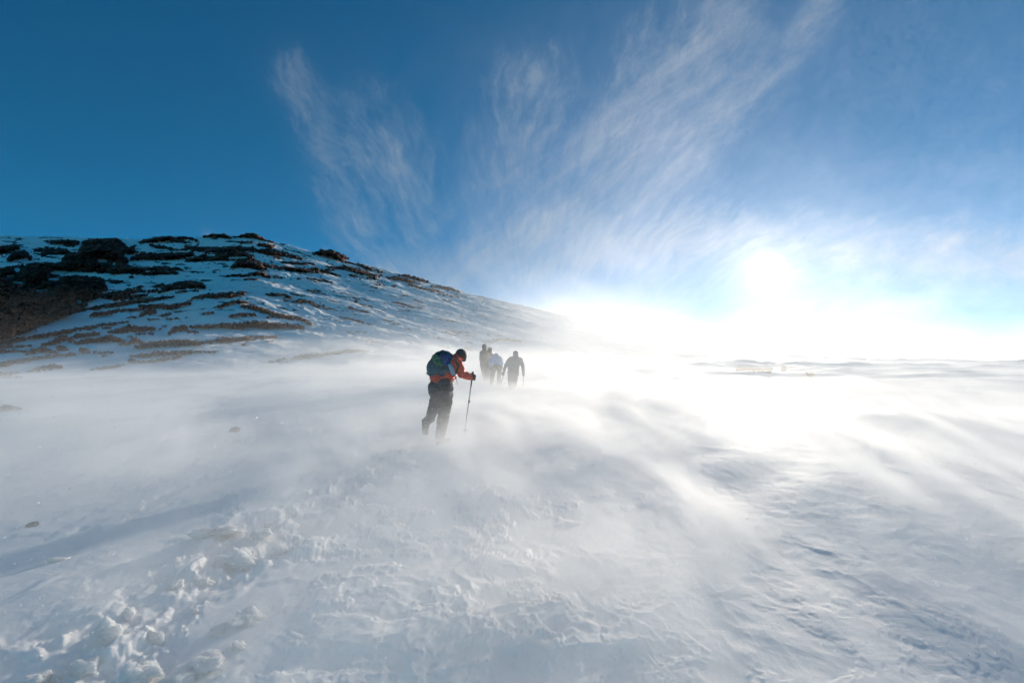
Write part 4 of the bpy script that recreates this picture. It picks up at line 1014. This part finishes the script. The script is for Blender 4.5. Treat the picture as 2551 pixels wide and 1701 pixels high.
# ------------------------------------------------------------------ flakes in the wind
def flakes():
    rng = np.random.default_rng(5)
    n = 22000
    Y = 1.9 * (14 / 1.9) ** rng.random(n) ** 0.9
    X = (rng.random(n) * 2 - 1) * 1.15 * Y
    Zt = rng.random(n)
    g = H(X, Y)
    Z = g + 0.02 + rng.exponential(0.45, n).clip(0, 1.45)
    r = rng.lognormal(math.log(0.0015), 0.35, n).clip(0, 0.0026)
    d = np.array([0.45, 0.55, 0.45]); d = d / np.linalg.norm(d)
    D = d + rng.normal(0, 0.18, (n, 3)); D /= np.linalg.norm(D, axis=1)[:, None]
    a = np.cross(D, rng.normal(0, 1, (n, 3))); a /= np.linalg.norm(a, axis=1)[:, None]
    L = r * rng.uniform(1.0, 3.0, n)
    C = np.stack([X, Y, Z], 1); rr = r[:, None]
    co = np.stack([C + D * L[:, None], C + a * rr, C - D * L[:, None], C - a * rr], 1).reshape(-1, 3)   # thin ice plates
    w = np.stack([co[:, 0], CS * co[:, 1] - SN * co[:, 2], SN * co[:, 1] + CS * co[:, 2]], -1)
    f = (np.arange(n)[:, None] * 4 + np.array([[0, 1, 2, 3]]))
    m, t, b_ = new_mat('ice_flake')
    b_.inputs['Base Color'].default_value = (0.95, 0.95, 0.95, 1); b_.inputs['Roughness'].default_value = 0.5
    tr = t.nodes.new('ShaderNodeBsdfTranslucent'); tr.inputs[0].default_value = (0.95, 0.95, 0.95, 1)
    mx = t.nodes.new('ShaderNodeMixShader'); mx.inputs[0].default_value = 0.6
    t.links.new(b_.outputs[0], mx.inputs[1]); t.links.new(tr.outputs[0], mx.inputs[2])
    t.links.new(mx.outputs[0], t.nodes['Material Output'].inputs['Surface'])
    o = mesh_np('snowflakes', w, f, m, smooth=False)
    tag(o, 'loose flakes of snow flying in the wind', 'snowflakes', kind='stuff')
flakes()

# ------------------------------------------------------------------ blowing snow
def vol_mat(name, dens, color, g):
    m = bpy.data.materials.new(name); m.use_nodes = True
    t = m.node_tree; t.nodes.clear()
    pv = t.nodes.new('ShaderNodeVolumePrincipled'); o = t.nodes.new('ShaderNodeOutputMaterial')
    pv.inputs['Color'].default_value = (*color, 1); pv.inputs['Anisotropy'].default_value = g
    pv.inputs['Density'].default_value = dens
    t.links.new(pv.outputs[0], o.inputs['Volume'])
    return m
def drift(name, lo, hi, res, field, mat, label):
    """a body of blowing snow: density on a grid in slope coordinates, turned into a volume by geometry nodes"""
    nx, ny, nz = res
    xs = np.linspace(lo[0], hi[0], nx); ys = np.linspace(lo[1], hi[1], ny); zs = np.linspace(lo[2], hi[2], nz)
    D = field(xs, ys, zs).astype(np.float32)              # (nx,ny,nz)
    D[:, :, -1] = 0; D[0] = 0; D[-1] = 0; D[:, 0] = 0; D[:, -1] = 0
    me = bpy.data.meshes.new(name)
    me.vertices.add(D.size)
    a = me.attributes.new('snow_density', 'FLOAT', 'POINT'); a.data.foreach_set('value', D.ravel())
    o = bpy.data.objects.new(name, me); COL.objects.link(o)
    o.rotation_euler = (SLOPE, 0, 0)
    ng = bpy.data.node_groups.new(name, 'GeometryNodeTree')
    ng.interface.new_socket('Geometry', in_out='INPUT', socket_type='NodeSocketGeometry')
    ng.interface.new_socket('Geometry', in_out='OUTPUT', socket_type='NodeSocketGeometry')
    nd = ng.nodes; lk = ng.links
    gi = nd.new('NodeGroupInput'); go = nd.new('NodeGroupOutput')
    vc = nd.new('GeometryNodeVolumeCube')
    vc.inputs['Min'].default_value = lo; vc.inputs['Max'].default_value = hi
    for k, v in zip(('Resolution X', 'Resolution Y', 'Resolution Z'), res): vc.inputs[k].default_value = v
    pos = nd.new('GeometryNodeInputPosition'); sx = nd.new('ShaderNodeSeparateXYZ'); lk.new(pos.outputs[0], sx.inputs[0])
    def M(op, a, b):
        n = nd.new('ShaderNodeMath'); n.operation = op
        for i, v in enumerate((a, b)):
            if v is None: continue
            if hasattr(v, 'is_linked'): lk.new(v, n.inputs[i])
            else: n.inputs[i].default_value = v
        return n.outputs[0]
    idx = []
    for k in range(3):
        q = M('MULTIPLY', M('SUBTRACT', sx.outputs[k], lo[k]), (res[k] - 1) / (hi[k] - lo[k]))
        idx.append(M('ROUND', q, None))
    # integer arithmetic: floats lose whole numbers past 16 million
    lin = M('ADD', M('MULTIPLY', M('ADD', M('MULTIPLY', idx[0], float(ny)), idx[1]), float(nz)), idx[2])
    si = nd.new('GeometryNodeSampleIndex'); si.data_type = 'FLOAT'; si.domain = 'POINT'; si.clamp = True
    na = nd.new('GeometryNodeInputNamedAttribute'); na.data_type = 'FLOAT'; na.inputs['Name'].default_value = 'snow_density'
    lk.new(gi.outputs[0], si.inputs['Geometry']); lk.new(na.outputs[0], si.inputs['Value']); lk.new(lin, si.inputs['Index'])
    lk.new(si.outputs[0], vc.inputs['Density'])
    sm = nd.new('GeometryNodeSetMaterial'); sm.inputs['Material'].default_value = mat
    lk.new(vc.outputs[0], sm.inputs[0]); lk.new(sm.outputs[0], go.inputs[0])
    me.materials.append(mat)
    md = o.modifiers.new('drift', 'NODES'); md.node_group = ng
    tag(o, label, 'blowing snow', kind='stuff')
    return o

def field_near(xs, ys, zs, fine=False):
    X, Y = np.meshgrid(xs, ys, indexing='ij')
    G = H(X, Y).astype(np.float32)
    dw = R(15.0); al = X * math.sin(dw) + Y * math.cos(dw); ac = X * math.cos(dw) - Y * math.sin(dw)
    warp = fbm2(X * 0.12, Y * 0.12, 2, 7)
    ac2 = ac + 1.8 * warp + 0.5 * perlin2(X * 0.35, Y * 0.25, 77)
    # where the drift runs thick: middle and right, thinner on the left and close to the camera
    u = X / np.maximum(Y, 3)
    thick = (0.85 - 0.63 * sst(Y, 12, 24)) + (0.15 + 0.63 * sst(Y, 12, 24)) * sst(u, -0.72, -0.05)
    near = sst(Y, 2.0, 11.0)
    r1 = fbm2(ac2 * 0.45, al * 0.13, 3, 119); r2 = fbm2(ac2 * 1.25 + 0.4 * perlin2(X * 0.4, Y * 0.2, 3), al * 0.34, 3, 123)
    low = (0.72 + 0.28 * sst(r1, -0.35, 0.6) * (0.35 + 1.3 * sst(r2, -0.3, 0.5)) + 0.30 * sst(r2, -0.1, 0.7)) * (1.5 - 0.6 * near) * thick
    if fine:
        w3 = 0.7 * perlin2(X * 0.9, Y * 0.5, 13)
    low = low * (1 - sst(Y, 12, 14) if fine else sst(Y, 12, 14))
    low = low + (1.0 if fine else 0.0) * 0.9 * np.exp(-((X + 1.0) / 2.0) ** 2 - ((Y - 8.2) / 1.5) ** 2)
    low = low + (0.0 if fine else 1.0) * 0.45 * np.exp(-((X + 0.6) / 4.0) ** 2 - ((Y - 19.0) / 2.5) ** 2)
    low = low * (1 - (0.30 if fine else 0.84) * sst(u, 0.02, 0.5))
    hi_ = (0.55 + 0.45 * sst(fbm2(ac2 * 0.30, al * 0.08, 3, 29), -0.4, 0.5)) * sst(Y, 8, 16) * (0.12 + 0.88 * sst(u, -0.60, 0.0)) * (1 - 0.80 * sst(u, 0.03, 0.5))
    hi_ = hi_ + 1.0 * np.exp(-((X + 1.6) / 3.0) ** 2 - ((Y - 14.5) / 2.8) ** 2)
    hi_ = hi_ * (1 - sst(Y, 12, 14) if fine else sst(Y, 12, 14))
    out = np.zeros((len(xs), len(ys), len(zs)), np.float32)
    for k, z in enumerate(zs):
        w = np.clip(z - G, 0.0, None)
        n = fbm3(ac2 * 1.1 + 1.6 * w, al * 0.34, w * 2.2 + 0.06 * al, 3, 37)
        m = np.clip(1.0 + 1.1 * n, 0, 3)
        h1 = 0.30 - 0.02 * near
        rib = 1.0
        if fine:
            n = 0.5 * n + 0.85 * fbm3(ac2 * 3.4 + 5.0 * w, al * 0.9 - 1.5 * w, w * 6.0 + 0.2 * al, 3, 39, 0.6)
            rib = 0.35 + 1.40 * sst(fbm2(ac2 * 3.0 + w3 + 4.5 * w, al * 0.50 - 1.2 * w, 4, 127, 0.6), -0.28, 0.50)
        d = 0.58 * low * rib * np.exp(-w / h1) * m + 0.048 * hi_ * np.exp(-w / 1.5) * np.clip(1 + 0.9 * n, 0, 3)
        d[(z - G) < -0.35] = 0
        out[:, :, k] = d * sst(w, 4.8, 3.0) * sst(G, 3.2, 1.2) * (sst(w, 2.3, 1.4) if fine else 1.0)
    return out
def field_far(xs, ys, zs):
    X, Y = np.meshgrid(xs, ys, indexing='ij')
    G = H(X, Y).astype(np.float32)
    u = X / Y
    side = sst(u, -0.30, 0.30); left = sst(-u, 0.05, 0.6) * sst(Y, 125, 80)
    out = np.zeros((len(xs), len(ys), len(zs)), np.float32)
    for k, z in enumerate(zs):
        w = np.clip(z - np.maximum(G, -6.0), 0, None)
        n = fbm3(X * 0.035 + w * 0.03, Y * 0.02, w * 0.075, 4, 57, 0.55)
        n2 = fbm3(X * 0.12 + w * 0.1, Y * 0.06, w * 0.14, 3, 67)
        top = 7.0 + 4.0 * n
        d = 0.0040 * (1 + 3.2 * np.exp(-((u - 0.14) / 0.16) ** 2)) * np.exp(-w / 4.0) * (1 + 0.8 * n2) + 0.0042 * np.exp(-w / (top + 4)) * np.clip(0.35 + 1.4 * n + 0.9 * n2, 0, 3)
        d = d * side + left * 0.011 * np.exp(-w / 2.4) * np.clip(0.5 + n + n2, 0, 3) * np.exp(-np.clip(G, 0, None) / 2.2)
        d[(z - G) < -3] = 0
        out[:, :, k] = d
    return out
m_drift = vol_mat('drifting_snow', 1.0, (1.0, 0.988, 0.972), 0.32)
drift('drifting_snow', (-34, 11.6, -1.2), (46, 61.6, 5.6), (400, 250, 44), field_near, m_drift,
      'low streaks of snow blown along the ground round the far climbers')
drift('drifting_snow', (-13.5, 1.5, -0.7), (13.5, 14.4, 2.6), (360, 172, 48), lambda a, b, c: field_near(a, b, c, True), m_drift,
      'fine ribbons of snow blown along the ground close to the camera')
drift('snow_plume', (-110, 44, -8), (230, 250, 48), (210, 110, 56), field_far, vol_mat('snow_plume', 1.0, (1.0, 0.988, 0.975), 0.38),
      'bright cloud of blown snow rising behind the slope under the sun')
# thin icy air over everything
def haze_box():
    x0, x1, y0, y1, z0, z1 = -320, 420, -60, 420, -60, 150
    co = np.array([(x, y, z) for x in (x0, x1) for y in (y0, y1) for z in (z0, z1)], float)
    f = np.array([(0, 1, 3, 2), (4, 6, 7, 5), (0, 4, 5, 1), (2, 3, 7, 6), (0, 2, 6, 4), (1, 5, 7, 3)])
    o = mesh_np('haze', co, f, vol_mat('haze', 0.00003, (0.97, 0.98, 1.0), 0.6), smooth=False)
    tag(o, 'thin haze of ice crystals in the air', 'haze', kind='stuff')
haze_box()
